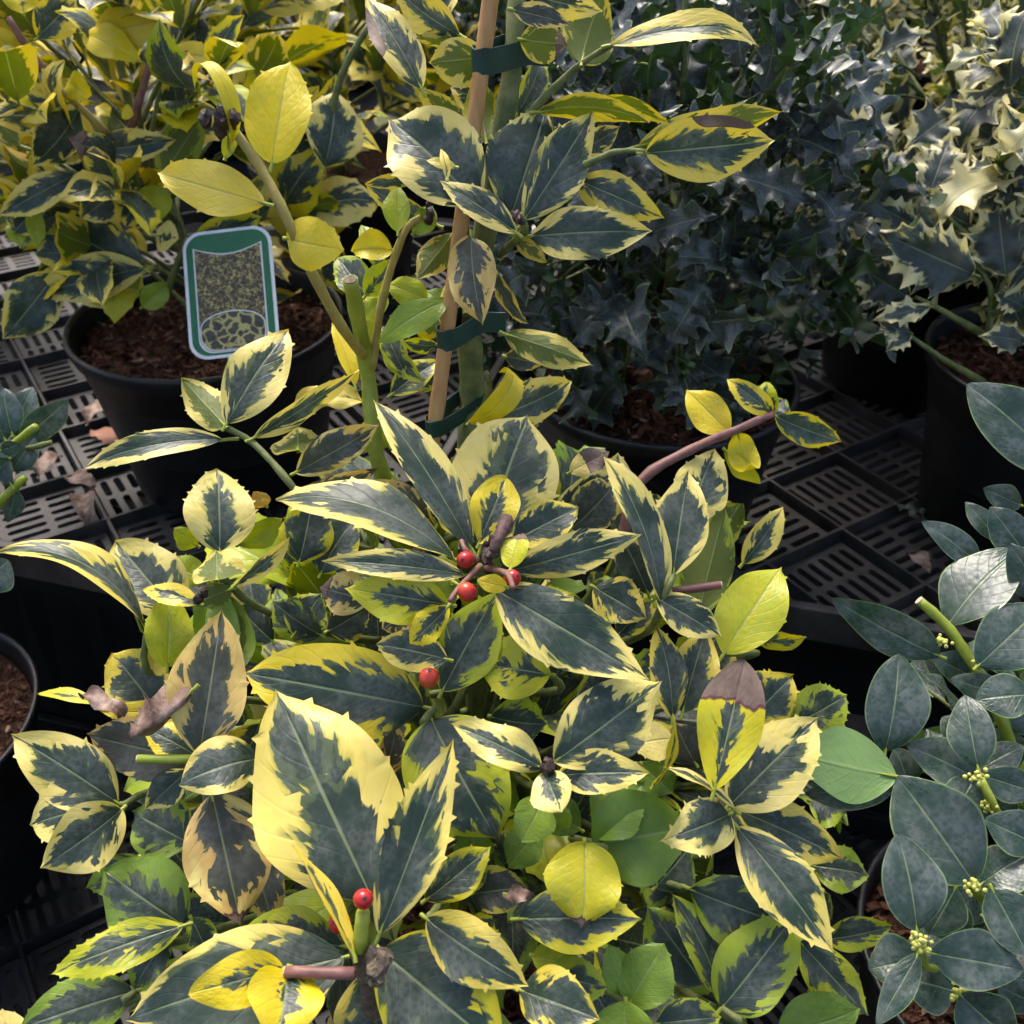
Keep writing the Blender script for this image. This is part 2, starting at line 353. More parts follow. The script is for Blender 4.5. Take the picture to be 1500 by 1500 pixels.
    for l in me.loops: buf += uvs[l.vertex_index]
    ul.data.foreach_set('uv', buf)
    return me

LIB = {}
def leaf_lib(key, mat, n, **kw):
    rng = random.Random(hash(key) % 1000 if False else sum(map(ord, key)))
    out = []
    for i in range(n):
        k = dict(nu=18, ns=2, bend=rng.uniform(0.05, 0.6), tipcurl=rng.uniform(-0.2, 0.7), fold=rng.uniform(0.02, 0.35), cup=rng.uniform(-0.05, 0.15), twist=rng.uniform(-0.7, 0.7), wave=rng.uniform(0.02, 0.07), seed=i*13+5)
        k.update({a: (b(rng) if callable(b) else b) for a, b in kw.items() if a != 'W'})
        out.append(leaf_mesh('leaf', 1.0, kw['W'](rng), mat, **k))
    LIB[key] = out
leaf_lib('gold', M_gold, 12, W=lambda r: r.uniform(0.48, 0.66), nspine=3, spine=0.05, nu=20, ns=3, petmat=M_stem)
leaf_lib('holly', M_dark, 10, W=lambda r: r.uniform(0.55, 0.72), shape='holly', wave=lambda r: r.uniform(0.12, 0.26), nu=32, ns=3, petmat=M_lime, fold=lambda r: r.uniform(0.1, 0.5))
leaf_lib('silver', M_silver, 10, hd=0.65, W=lambda r: r.uniform(0.5, 0.68), shape='holly', wave=lambda r: r.uniform(0.08, 0.2), nu=32, ns=3, petmat=M_stem, fold=lambda r: r.uniform(0.05, 0.4))
leaf_lib('plain', M_plain, 6, W=lambda r: r.uniform(0.52, 0.64), nspine=0, petmat=M_lime, nu=16, ns=3)

# ------------------------------------------------------------------ pots, soil
def lathe(prof, sides=56):
    vs, fs = [], []
    for r, z in prof:
        for k in range(sides):
            a = 2*math.pi*k/sides; vs.append((r*math.cos(a), r*math.sin(a), z))
    for i in range(len(prof)-1):
        for k in range(sides):
            k2 = (k+1) % sides; fs.append((i*sides+k, i*sides+k2, (i+1)*sides+k2, (i+1)*sides+k))
    fs.append(tuple(range(sides))[::-1])
    return vs, fs
def pot(root, c, zb, h, r, full=True):
    rb = r*0.76; t = 0.0022
    prof = [(rb*0.97, 0), (rb, 0.004), (rb+(r*0.93-rb)*0.70, h*0.70), (rb+(r*0.93-rb)*0.72+0.003, h*0.705), (r*0.955, h-0.022), (r*0.985, h-0.020), (r, h-0.012), (r+0.002, h-0.004), (r+0.001, h), (r-0.003, h), (r-0.005, h-0.006), (r*0.92, h-0.045), (rb-t, 0.01)]
    vs, fs = lathe(prof)
    add('pot', mesh('pot', vs, fs, M_pot), root, Matrix.Translation((c[0], c[1], zb)))
    zs = zb+h-0.028; n = 22; vs = []; fs = []
    rng = random.Random(int(c[0]*1000)); rs = r*0.935
    for i in range(n+1):
        for k in range(40):
            a = 2*math.pi*k/40; rr = rs*i/n; x, y = rr*math.cos(a), rr*math.sin(a)
            vs.append((x, y, 0.010*mnoise.noise(Vector((x*30+c[0]*9, y*30, 1))) + 0.006*mnoise.noise(Vector((x*90, y*90+c[1], 4)))))
    for i in range(n):
        for k in range(40):
            k2 = (k+1) % 40; fs.append((i*40+k, i*40+k2, (i+1)*40+k2, (i+1)*40+k)[::-1])
    add('soil', mesh('soil', vs, fs, M_soil), root, Matrix.Translation((c[0], c[1], zs)))
    if full:
        vs, fs, mi = [], [], []
        for q in range(1500):
            rr = rs*math.sqrt(rng.random())*0.98; a = rng.uniform(0, 6.283)
            l = rng.uniform(0.003, 0.014)*(1.8 if rng.random() < 0.06 else 1); wd = l*rng.uniform(0.2, 0.5); t_ = rng.uniform(0.0008, 0.0025)
            M = Matrix.Translation((rr*math.cos(a), rr*math.sin(a), rng.uniform(0.0, 0.009))) @ Matrix.Rotation(rng.uniform(0, 6.28), 4, 'Z') @ Matrix.Rotation(rng.gauss(0, 0.4), 4, 'Y') @ Matrix.Rotation(rng.gauss(0, 0.4), 4, 'X')
            o_ = len(vs); j = lambda: rng.uniform(0.55, 1.0)
            for sx, sy, sz in ((-1,-1,-1),(1,-1,-1),(1,1,-1),(-1,1,-1),(-1,-1,1),(1,-1,1),(1,1,1),(-1,1,1)):
                vs.append(M @ Vector((sx*l*0.5*j(), sy*wd*0.5*j(), sz*t_*0.5)))
            fs += [tuple(o_+i for i in f) for f in ((0,3,2,1),(4,5,6,7),(0,1,5,4),(1,2,6,5),(2,3,7,6),(3,0,4,7))]
            mi += [1 if rng.random() < 0.06 else 0]*6
        o = add('bark_mulch', mesh('bark_mulch', vs, fs, [M_bark1, M_bark2], False, mi), root, Matrix.Translation((c[0], c[1], zs))); o['kind'] = 'stuff'
    return zs

# ------------------------------------------------------------------ the setting
Z_LOW = -0.34
def plane(name, x0, x1, y0, y1, z, mat):
    o = add(name, mesh(name, [(x0, y0, z), (x1, y0, z), (x1, y1, z), (x0, y1, z)], [(0, 1, 2, 3)], mat, False)); o['kind'] = 'structure'; return o
plane('ground', -60, 60, -20, 120, -0.85, M_ground)

plane('ground_shade_sheet', -3.5, 3.5, -3.0, 5.0, -0.845, M_shade_sheet)  # added black sheet: shade under the benches, seen through the tray slots
A_T = R(-15.5); E1 = Vector((math.cos(A_T), math.sin(A_T), 0)); E2 = Vector((-math.sin(A_T), math.cos(A_T), 0))
A_G = R(32.5); G1 = Vector((math.cos(A_G), math.sin(A_G), 0)); G2 = Vector((-math.sin(A_G), math.cos(A_G), 0)); CELL = 0.117
def slot_panel():
    bm = bmesh.new(); hsz = CELL*0.5-0.006; edges = []
    def loop(pts):
        v = [bm.verts.new(p) for p in pts]
        for i in range(len(v)): edges.append(bm.edges.new((v[i], v[(i+1) % len(v)])))
    loop([(-hsz, -hsz, 0), (hsz, -hsz, 0), (hsz, hsz, 0), (-hsz, hsz, 0)])
    for row, ln in ((-1, 0.036), (1, 0.044)):
        for k in range(6):
            cx = -0.0405 + k*0.0162; cy = -0.0255 if row < 0 else 0.022; hw_ = 0.0042; hl = ln*0.5-hw_
            pts = []
            for q in range(5): a = math.pi*q/4; pts.append((cx+hw_*math.cos(a), cy+hl+hw_*math.sin(a), 0))
            for q in range(5): a = math.pi+math.pi*q/4; pts.append((cx+hw_*math.cos(a), cy-hl+hw_*math.sin(a), 0))
            loop(pts)
    bmesh.ops.triangle_fill(bm, use_beauty=True, use_dissolve=False, edges=edges)
    bmesh.ops.recalc_face_normals(bm, faces=bm.faces[:])
    if bm.faces[0].normal.z < 0: bmesh.ops.reverse_faces(bm, faces=bm.faces[:])
    r = bmesh.ops.extrude_face_region(bm, geom=bm.faces[:])
    bmesh.ops.translate(bm, vec=(0, 0, 0.003), verts=[v for v in r['geom'] if isinstance(v, bmesh.types.BMVert)])
    bmesh.ops.recalc_face_normals(bm, faces=bm.faces[:])
    return bm
PBM = slot_panel(); PANEL = bpy.data.meshes.new('slotted_panel'); PBM.to_mesh(PANEL); PANEL.materials.append(M_tray)
def box_bm(bm, c, ax, ay, az, sx, sy, sz):
    v = [bm.verts.new(c + ax*sx*a + ay*sy*b + az*sz*d) for a in (-.5, .5) for b in (-.5, .5) for d in (-.5, .5)]
    for f in ((0,1,3,2),(4,6,7,5),(0,4,5,1),(2,3,7,6),(0,2,6,4),(1,5,7,3)): bm.faces.new([v[i] for i in f])
def bm_obj(name, bm, mat, parent, bevel=0.0):
    bmesh.ops.recalc_face_normals(bm, faces=bm.faces[:])
    if bevel: bmesh.ops.bevel(bm, geom=bm.edges[:], offset=bevel, segments=2, profile=0.7, affect='EDGES')
    me = bpy.data.meshes.new(name); bm.to_mesh(me); bm.free(); me.materials.append(mat); return add(name, me, parent)
UPZ = Vector((0, 0, 1))
def tray(a0, a1, b0, b1, z, label, e2max, mat=None, PANEL=PANEL):
    """a tray: rectangle [a0,a1]x[b0,b1] in the (E1,E2) frame with a diagonal rib grid and a slotted panel in each diamond"""
    root = empty('display_tray', E1*((a0+a1)/2)+E2*((b0+b1)/2)+UPZ*(z-0.03), label, 'tray', 'slotted plastic display trays')
    inn = 0.018; mat = mat or M_tray
    def inside(p, m=0.0): a, b = p.dot(E1), p.dot(E2); return a0+m <= a <= a1-m and b0+m <= b <= b1-m
    corners = [E1*a+E2*b for a in (a0, a1) for b in (b0, b1)]
    gi = [c.dot(G1)/CELL for c in corners]; gj = [c.dot(G2)/CELL for c in corners]
    i0, i1, j0, j1 = int(min(gi))-1, int(max(gi))+1, int(min(gj))-1, int(max(gj))+1
    # ribs along both diagonals, clipped to the tray
    for dirv, oth, k0, k1 in ((G1, G2, j0, j1), (G2, G1, i0, i1)):
        for k in range(k0, k1+1):
            o_ = oth*(k*CELL); lo, hi = -9.0, 9.0
            for ax, m0, m1 in ((E1, a0+inn, a1-inn), (E2, b0+inn, b1-inn)):
                dd = dirv.dot(ax); oo = o_.dot(ax); t0, t1 = (m0-oo)/dd, (m1-oo)/dd
                lo = max(lo, min(t0, t1)); hi = min(hi, max(t0, t1))
            if hi-lo < 0.03: continue
            bm = bmesh.new(); c = o_ + dirv*((lo+hi)/2) + UPZ*(z-0.011-(0.0006 if dirv is G2 else 0))
            box_bm(bm, c, dirv, oth, UPZ, hi-lo, 0.0036, 0.022)
            bm_obj('rib', bm, mat, root)
    n = 0
    rng = random.Random(int(a0*100))
    for i in range(i0, i1+1):
        for j in range(j0, j1+1):
            c = G1*((i+0.5)*CELL)+G2*((j+0.5)*CELL)
            if c.dot(E2) > e2max: continue
            cs = [c+G1*a+G2*b for a in (-.053, .053) for b in (-.053, .053)]
            ins = [inside(p, inn) for p in cs]
            rot = A_G + (math.pi/2 if (i+j) % 2 else 0) + (math.pi if rng.random() < .5 else 0)
            M = Matrix.Translation(c+UPZ*(z-0.017)) @ Matrix.Rotation(rot, 4, 'Z')
            if all(ins): add('slotted_panel', PANEL, root, M)
            elif any(ins):
                bm = PBM.copy(); bmesh.ops.transform(bm, matrix=M, verts=bm.verts[:])
                for ax, v, sgn in ((E1, a0+inn, -1), (E1, a1-inn, 1), (E2, b0+inn, -1), (E2, b1-inn, 1)):
                    bmesh.ops.bisect_plane(bm, geom=bm.verts[:]+bm.edges[:]+bm.faces[:], plane_co=ax*v, plane_no=ax*sgn, clear_outer=True)
                if len(bm.faces): 
                    me = bpy.data.meshes.new('slotted_panel'); bm.to_mesh(me); me.materials.append(mat); add('slotted_panel', me, root)
                bm.free()
            n += 1
    # rim: a raised lip round the tray
    for ax, ay, v, l, mid in ((E1, E2, b0, a1-a0, (a0+a1)/2), (E1, E2, b1, a1-a0, (a0+a1)/2)):
        bm = bmesh.new(); box_bm(bm, ax*mid+ay*v+UPZ*(z-0.016), ax, ay, UPZ, l, 0.012, 0.042); bm_obj('rim', bm, mat, root, 0.003)
    for v in (a0, a1):
        bm = bmesh.new(); box_bm(bm, E2*((b0+b1)/2)+E1*v+UPZ*(z-0.017), E2, E1, UPZ, b1-b0-0.013, 0.012, 0.042); bm_obj('rim', bm, mat, root, 0.003)
    return root
PANEL_SHADED = PANEL.copy(); PANEL_SHADED.materials[0] = M_pot  # lower trays use the pot black: their deep shade is put into the colour
tray(-1.60, -0.372, 0.715, 1.78, 0.0, 'black slotted tray with dry brown leaves on it, under the labelled holly pot', 1.62)
tray(-0.352, 0.92, 0.846, 1.90, 0.0, 'black slotted tray without brown leaf pile, under the dark spiny holly pot', 1.55)
tray(-1.30, -0.05, -0.42, 0.752, Z_LOW, 'black slotted tray on the lower tier, deep in shade below the golden holly', 0.75, M_pot, PANEL_SHADED)
tray(-0.03, 1.25, -0.34, 0.885, Z_LOW, 'black slotted tray on the lower tier under the plain green shrub', 0.88, M_pot, PANEL_SHADED)
# shelf boards further back and the frame that carries the tiers
def shelf(name, a0, a1, b0, b1, z, th, label):
    bm = bmesh.new(); box_bm(bm, E1*((a0+a1)/2)+E2*((b0+b1)/2)+UPZ*(z-th/2), E1, E2, UPZ, a1-a0, b1-b0, th)
    return setp(bm_obj(name, bm, M_frame, None, 0.004), label, 'shelf')
shelf('back_shelf', -2.9, 2.6, 1.93, 4.4, 0.006, 0.05, 'long black shelf holding the farther rows of potted hollies')
def shade_skirt(a0, a1, b, label):  # added dark sheet standing for the black shade below the upper trays
    bm = bmesh.new(); box_bm(bm, E1*((a0+a1)/2)+E2*b+UPZ*((-0.07+Z_LOW-0.03)/2), E1, E2, UPZ, a1-a0, 0.004, 0.30)
    for e in range(5): bmesh.ops.subdivide_edges(bm, edges=[x for x in bm.edges if abs((x.verts[0].co-x.verts[1].co).dot(E1)) > .03], cuts=1)
    for v in bm.verts: q = v.co.dot(E1); v.co += E2*0.004*math.sin(q*37+v.co.z*9)
    return setp(bm_obj('added_dark_cloth', bm, M_frame, None), label, 'cloth')
shade_skirt(-1.62, -0.37, 0.765, 'black cloth added as shade under the tray with brown leaves')
shade_skirt(-0.35, 1.4, 0.90, 'black cloth added as shade under the tray of the dark spiny holly')
fr = empty('bench_frame', E1*0.0+E2*1.2+UPZ*-0.85, 'black frame with legs carrying the stepped plant trays', 'bench')
for b, z in ((0.735, -0.052), (0.875, -0.052), (1.70, -0.052), (1.86, -0.060), (-0.30, Z_LOW-0.052), (0.66, Z_LOW-0.052)):
    bm = bmesh.new(); box_bm(bm, E1*-0.2+E2*b+UPZ*z, E1, E2, UPZ, 3.0, 0.03, 0.024); bm_obj('rail', bm, M_frame, fr, 0.002)
for a in (-1.5, -0.36, 1.1):
    for b, z in ((0.76, -0.064), (1.83, -0.072), (-0.25, Z_LOW-0.064)):
        bm = bmesh.new(); box_bm(bm, E1*a+E2*b+UPZ*((z-0.85)/2), E1, E2, UPZ, 0.035, 0.035, z+0.85); bm_obj('leg', bm, M_frame, fr, 0.002)

# ------------------------------------------------------------------ generated shrubs
def orient(d, up, rng, jit=0.35):
    n = up + Vector((rng.uniform(-jit, jit), rng.uniform(-jit, jit), rng.uniform(-jit, jit))); return n
def shrub(root, c, zs, ctr, rad, lib, nbr, per, lmin, lmax, colf, seed, stem_r=0.006, stemmat=None, droop=0.0, stakes=False, reject=None, t0=0.30, jit=0.55):
    rng = random.Random(seed); cnt = 0
    ctr = Vector(ctr); base = Vector((c[0], c[1], zs-0.01)); sm = stemmat or M_stem
    top = ctr + Vector((rng.uniform(-.02, .02), rng.uniform(-.02, .02), rad[2]*0.75))
    spine = smooth_path([base, base.lerp(ctr, 0.6)+Vector((rng.uniform(-.012, .012), rng.uniform(-.012, .012), 0)), ctr, top], 4)
    tube('stem', spine, stem_r*1.5, stem_r*0.5, sm, root, 7, 1, nodes=False)
    for b in range(nbr):
        h = (b+0.5)/nbr; az = b*2.39996 + rng.uniform(-.3, .3)
        el = math.asin(max(-0.75, min(0.98, -0.62+1.6*h + rng.uniform(-.1, .1))))
        dirv = Vector((math.cos(az)*math.cos(el), math.sin(az)*math.cos(el), math.sin(el)))
        rr = rng.uniform(0.78, 1.08)
        tip = ctr + Vector((dirv.x*rad[0], dirv.y*rad[1], dirv.z*rad[2]))*rr
        if reject:
            while rr > 0.25 and reject(tip, tip): rr -= 0.12; tip = ctr + Vector((dirv.x*rad[0], dirv.y*rad[1], dirv.z*rad[2]))*rr
            if rr <= 0.25: continue
        si = int(max(0, min(0.85, 0.12+0.62*h))*(len(spine)-1)); st = spine[si]
        m_ = st.lerp(tip, 0.55) + Vector((0, 0, 0.03-0.02*h))
        path = smooth_path([st, m_, tip], 4)
        tube('branch', path, stem_r*0.55, stem_r*0.25, sm, root, 5, 1, nodes=False)
        tot = len(path)-1
        for q in range(per):
            t = t0 + (1-t0)*(q+rng.uniform(0, 0.8))/per; t = min(1, t)
            f = t*tot; i = min(tot-1, int(f)); p = path[i].lerp(path[i+1], f-i); bd = (path[i+1]-path[i]).normalized()
            side = bd.orthogonal().normalized(); side.rotate(Matrix.Rotation(q*2.39996+b, 3, bd))
            out = (p-ctr); out = Vector((out.x/rad[0], out.y/rad[1], out.z/rad[2]));
            if out.length < 1e-3: out = UPZ.copy()
            out.normalize()
            d = (bd*0.55 + side*0.9 + out*0.55 + UPZ*(0.12-droop)).normalized()
            if q == per-1: d = (bd + UPZ*0.1).normalized()
            n = UPZ*0.75 + out*0.75 + Vector((rng.uniform(-jit, jit), rng.uniform(-jit, jit), rng.uniform(-jit, jit)))
            L = rng.uniform(lmin, lmax)*(0.75 if q == per-1 else 1)
            p2 = p + d*0.07*L
            if reject and reject(p2, p2+d*L): continue
            M = frame(p2, d, n) @ Matrix.Scale(L, 4)
            add('leaf', rng.choice(LIB[lib]), root, M, colf(rng, p2, t)); cnt += 1
    return cnt
def front_leaves(root, ctr, rad, lib, n_, lmin, lmax, colf, seed, droop=0.3, sm=None):
    rng = random.Random(seed); ctr = Vector(ctr)
    for i in range(n_):
        zc = -0.85+1.7*(i+.5)/n_; az = -math.pi/2 + rng.uniform(-1.75, 1.75); h = math.sqrt(1-zc*zc); o = Vector((h*math.cos(az), h*math.sin(az), zc))
        p = ctr + Vector((o.x*rad[0], o.y*rad[1], o.z*rad[2]))*rng.uniform(.72, .98)
        tg = o.orthogonal().normalized(); tg.rotate(Matrix.Rotation(rng.uniform(0, 6.28), 3, o))
        d = (tg + o*.35 - UPZ*droop).normalized(); nn_ = o + UPZ*.45 + Vector((rng.uniform(-.4, .4), rng.uniform(-.4, .4), rng.uniform(-.4, .4)))
        L = rng.uniform(lmin, lmax); add('leaf', rng.choice(LIB[lib]), root, frame(p, d, nn_) @ Matrix.Scale(L, 4), colf(rng, p, 1))
        if i % 3 == 0: tube('twig', [p.lerp(ctr, .45), p.lerp(ctr, .2)+UPZ*.006, p-d*.06*L], .0018, .0011, sm or M_stem, root, 5, 2, nodes=False)
def c_gold(r, p, t):
    k = r.random()
    if k < 0.12: return (1.0, r.uniform(0.25, 0.5), 0, 0)
    if k < 0.24: return (r.uniform(0.5, 0.75), r.uniform(0.1, 0.35), 0, 0)
    return (r.uniform(0.18, 0.45), r.uniform(0.0, 0.35) if r.random() < .75 else r.uniform(.4, .7), r.uniform(.05, .25) if r.random() < 0.06 else 0, r.uniform(.3, .8) if r.random() < .08 else 0)
def c_silver(r, p, t):
    k = r.random()
    return (1.0 if k < 0.05 else r.uniform(0.16, 0.36), r.uniform(0, 0.6), 0, 0)
def c_dark(r, p, t): return (0.0, 0.5, 0, r.uniform(0, 0.15))
def c_plain(r, p, t): return (0.0, 0.5, 0, r.uniform(0, 0.1))

def potted(name, label, cat, c, zb, h, r, group=None, full=True):
    root = empty(name, (c[0], c[1], zb), label, cat, group); return root, pot(root, c, zb, h, r, full)

# golden variegated holly with the picture label, on the upper tray
g1, zs = potted('potted_golden_holly', 'golden variegated holly in black pot of bark mulch, with a green-edged picture label', 'potted plant', (-0.345, 1.065), 0.0, 0.20, 0.152)
shrub(g1, (-0.345, 1.065), zs, (-0.40, 1.12, 0.385), (0.25, 0.20, 0.24), 'gold', 28, 10, 0.060, 0.088, c_gold, 11, 0.006, M_stem)
# dark spiny holly
g2, zs = potted('potted_dark_holly', 'dark green holly with curled spiny leaves in black pot, tied to a cane', 'potted plant', (0.155, 0.945), 0.0, 0.19, 0.140)
shrub(g2, (0.155, 0.945), zs, (0.165, 0.985, 0.36), (0.195, 0.17, 0.235), 'holly', 28, 8, 0.054, 0.080, c_dark, 21, 0.005, M_stem, droop=0.15, jit=0.7, t0=.15)
front_leaves(g2, (0.165, 0.985, 0.35), (0.195, 0.17, 0.24), 'holly', 76, 0.05, 0.076, c_dark, 22)
# cream-edged spiny hollies on the right
g3, zs = potted('potted_cream_holly', 'cream-edged spiny holly with sparse low branches, its pot rim beside the plain green shrub', 'potted plant', (0.585, 0.965), 0.0, 0.20, 0.142)
shrub(g3, (0.585, 0.965), zs, (0.585, 1.02, 0.35), (0.21, 0.16, 0.19), 'silver', 20, 8, 0.052, 0.085, c_silver, 31, 0.006, M_stem, jit=0.5)
front_leaves(g3, (0.60, 1.03, 0.38), (0.22, 0.15, 0.17), 'silver', 30, 0.05, 0.08, c_silver, 32)
g4, zs = potted('potted_cream_holly', 'dense cream-edged spiny holly in a tall black pot behind the slotted tray', 'potted plant', (0.555, 1.30), 0.0, 0.22, 0.145)
shrub(g4, (0.555, 1.30), zs, (0.56, 1.31, 0.38), (0.29, 0.24, 0.25), 'silver', 27, 9, 0.058, 0.09, c_silver, 41, 0.006, M_stem, jit=0.6)
front_leaves(g4, (0.56, 1.31, 0.37), (0.29, 0.24, 0.25), 'silver', 60, 0.055, 0.085, c_silver, 42)

# ------------------------------------------------------------------ rows behind
rows = [('gold', -0.95, 1.55), ('gold', -0.28, 1.66), ('holly', 0.19, 1.60), ('silver', 0.95, 1.62), ('gold', -0.62, 2.36), ('gold', -0.05, 2.28), ('silver', 0.45, 2.10), ('silver', 0.88, 2.28),
        ('gold', -1.25, 2.56), ('silver', 0.30, 2.85), ('gold', -0.45, 2.95), ('silver', 1.0, 2.95), ('gold', -1.2, 3.2)]
kinds = {'gold': ('potted_golden_holly', 'yellow-edged golden holly'), 'silver': ('potted_cream_holly', 'cream-edged spiny holly'), 'holly': ('potted_dark_holly', 'dark spiny holly')}
tails = {('gold', -0.62): 'two rows behind the labelled plant, out of focus', ('gold', -0.05): 'two rows back, in line with the bamboo cane', ('gold', -1.25): 'out of focus at the outer end of the second row back',
         ('gold', -0.45): 'in the last row, behind the labelled plant and its neighbours', ('gold', -1.2): 'at the outer end of the last row', ('silver', 0.45): 'out of focus, showing behind the dark spiny hollies', ('silver', 0.88): 'out of focus behind the dense one in the tall pot',
         ('silver', 0.30): 'in the last row, behind the dark spiny hollies', ('silver', 1.0): 'in the last row, behind the other cream-edged hollies',
         ('gold', -0.95): 'in the row behind the labelled plant, beyond its outer side', ('gold', -0.28): 'in the row behind the labelled plant, standing beside the dark hollies',
         ('holly', 0.19): 'standing right behind the dark holly that is tied to a cane', ('silver', 0.95): 'in the row just behind the sparse cream-edged holly'}
for i, (k, x, y) in enumerate(rows):
    far = y > 2.0
    lab = kinds[k][1] + ' ' + tails[(k, x)]
    root, zs = potted(kinds[k][0], lab, 'potted plant', (x, y), 0.0063 if y > 1.85 else 0.0, 0.2, 0.14, ('farther rows of ' + kinds[k][1] + ' pots') if far else None, full=False)
    cf = {'gold': c_gold, 'silver': c_silver, 'holly': c_dark}[k]
    hh = 0.24 if not far else 0.27
    shrub(root, (x, y), zs, (x, y, 0.37+0.02*(i % 3)), (0.30, 0.26, hh), k, 29 if not far else 26, 10 if not far else 9, 0.06, 0.092 if k == 'gold' else 0.085, cf, 100+i, 0.006)

# ------------------------------------------------------------------ the golden holly in front, on the lower tier
mc = (-0.035, 0.56)
main, zs = potted('potted_golden_holly', 'large golden variegated holly with red berries and yellow-edged leaves, tied to a bamboo cane', 'potted plant', mc, Z_LOW, 0.24, 0.150)
D_TAB = [(0, .595), (150, .605), (300, .625), (450, .665), (560, .69), (650, .695), (750, .665), (850, .625), (1000, .59), (1200, .56), (1350, .545), (1500, .525)]
def d_main(x, y):
    d = lerp_tab(D_TAB, y)
    if y > 550: d += 0.00016*max(0, abs(x-680)-150)*sst(550, 800, y)
    return d
hand_rng = random.Random(5)
def hleaf(root, dfun, mat, bx, by, tx, ty, w, db=0.0, dt=None, roll=None, bend=None, fold=None, M=0.3, G=0.1, B=0.0, A=0.0, flip=False, shape='ov', sp=0.05, nsp=3, tc=0.0, tw=None, cup=0.03, wave=0.03, pet=0.07, pm=None, hd=1.0):
    r = hand_rng
    if dt is None: dt = db + max(-4, min(4, (by-ty)/300*3.0)) + r.uniform(-0.8, 0.8)
    b = P(bx, by, dfun(bx, by)+db*0.01); t = P(tx, ty, dfun(bx, by)+dt*0.01)
    y = t-b; mid = (b+t)/2; v = (CAM-mid).normalized()
    n = (v - y.normalized()*v.dot(y.normalized())).normalized()
    if roll is None: roll = r.uniform(-24, 24)
    if abs(roll) < 20: roll += r.uniform(-13, 13)
    n.rotate(Matrix.Rotation(R(roll), 3, y.normalized()))
    dm = (mid-CAM).dot(CF); W = w*dm/FPX/max(0.3, abs(math.cos(R(roll))))
    if flip: n = -n
    L = y.length
    me = leaf_mesh('leaf', L, W, mat, nu=56, ns=5, bend=r.uniform(0.12, 0.45) if bend is None else bend, tipcurl=tc, fold=r.uniform(0.08, 0.3) if fold is None else fold + r.uniform(0, .06), cup=cup, twist=r.uniform(-0.3, 0.3) if tw is None else tw, wave=wave*r.uniform(.9, 2.2), nspine=nsp, spine=sp, shape=shape, seed=r.randrange(10**6), pet=pet, petmat=pm, hd=hd)
    return add('leaf', me, root, frame(b, y, n), (M, G, B, A))
def ml(*a, **k): return hleaf(main, d_main, M_gold, *a, **k)

# --- upper stem cluster
ml(700,300, 572,176, 132, -1.5, M=.30, G=.02, tw=.1, roll=5)
ml(748,316, 798,164, 116, -2.0, M=.17, G=.03, roll=-6, fold=.05)
ml(768,322, 866,167, 80, -3.0, M=.24, G=.06, roll=12, fold=.12)
ml(776,346, 952,338, 78, -3.0, -5, M=.30, G=.04, roll=0, fold=.08, bend=.3)
ml(757,341, 646,266, 46, -3.5, -3, M=.33, G=.03, roll=20)
ml(842,262, 970,318, 62, 0, M=.48, G=.22, roll=-10)
ml(788,164, 948,178, 40, 1, 0, M=.30, G=.15, flip=True, bend=.5, roll=38)
ml(840,152, 982,182, 26, 3, M=.30, G=.15, flip=True, bend=.5, roll=42)
ml(896,66, 1108,66, 42, -1, -2, M=.55, G=.12, roll=-42, bend=.3, tc=.7, fold=.2)
ml(852,92, 884,-12, 88, 0, M=.12, G=.2, flip=True, fold=.1)
ml(750,14, 834,36, 34, -3, M=.3, G=.05, A=.4)
ml(762,58, 830,66, 62, -1, M=.25, G=.15, flip=True, B=.25)
ml(770,-10, 880,15, 50, -2, M=.5, G=.05)
ml(618,130, 538,-4, 62, 2, M=.46, G=.03, B=1.55, roll=10)
ml(674,52, 578,-22, 56, 2, M=.42, G=.15)
ml(650,30, 640,-40, 60, 4, M=.5, G=.05)
ml(714,82, 629,92, 70, 0, M=.42, G=.08, flip=True, roll=0)
ml(668,62, 610,56, 26, 2, M=.25, G=.1, flip=True)
ml(712,206, 700,110, 54, 1, M=.2, G=.55, flip=True)
ml(708,150, 660,128, 40, 3, M=.4, G=.1)
ml(757,168, 792,84, 42, 3, M=.2, G=.62, roll=15)
ml(688,205, 612,130, 48, 3, M=.35, G=.1, flip=True)
ml(946,224, 1130,206, 96, -2, -3, M=.46, G=.2, B=1.42, roll=0, fold=.25, shape='ov', bend=.35)
ml(934,214, 1142,164, 60, 0, M=.3, G=.08, flip=True, roll=18, bend=-.2)
ml(830,232, 908,186, 40, 2, M=.2, G=.1)
ml(690,345, 706,474, 72, -1.5, M=.34, G=.05, A=.65, roll=8)
ml(752,346, 800,384, 26, -1, M=.5, G=.2, flip=True, A=.4)
ml(664,342, 612,408, 48, 1.5, M=.15, G=.1, flip=True, A=.2)
ml(670,368, 640,455, 26, 1, M=.2, G=.3, roll=55, flip=True)
ml(728,402, 774,474, 24, 0, M=.3, G=.2, A=.3, roll=50)
ml(740,490, 866,534, 52, -1, -2, M=.34, G=.12, flip=True, roll=-10, bend=-.2)
ml(740,522, 795,532, 34, 1, M=.15, G=.2, A=.3)
ml(688,618, 732,545, 38, -1, M=1, G=.38, bend=1.3, tc=.8, roll=30)
ml(706,616, 834,560, 64, 2, 5, M=.38, G=.12, roll=5, shape='round')
ml(610,262, 535,270, 22, 2, M=.4, G=.3); ml(640,330, 535,268, 36, 3, M=.2, G=.3)
ml(668,245, 625,235, 16, -4, M=1, G=.1); ml(655,262, 646,218, 14, -4.5, M=.8, G=.15)
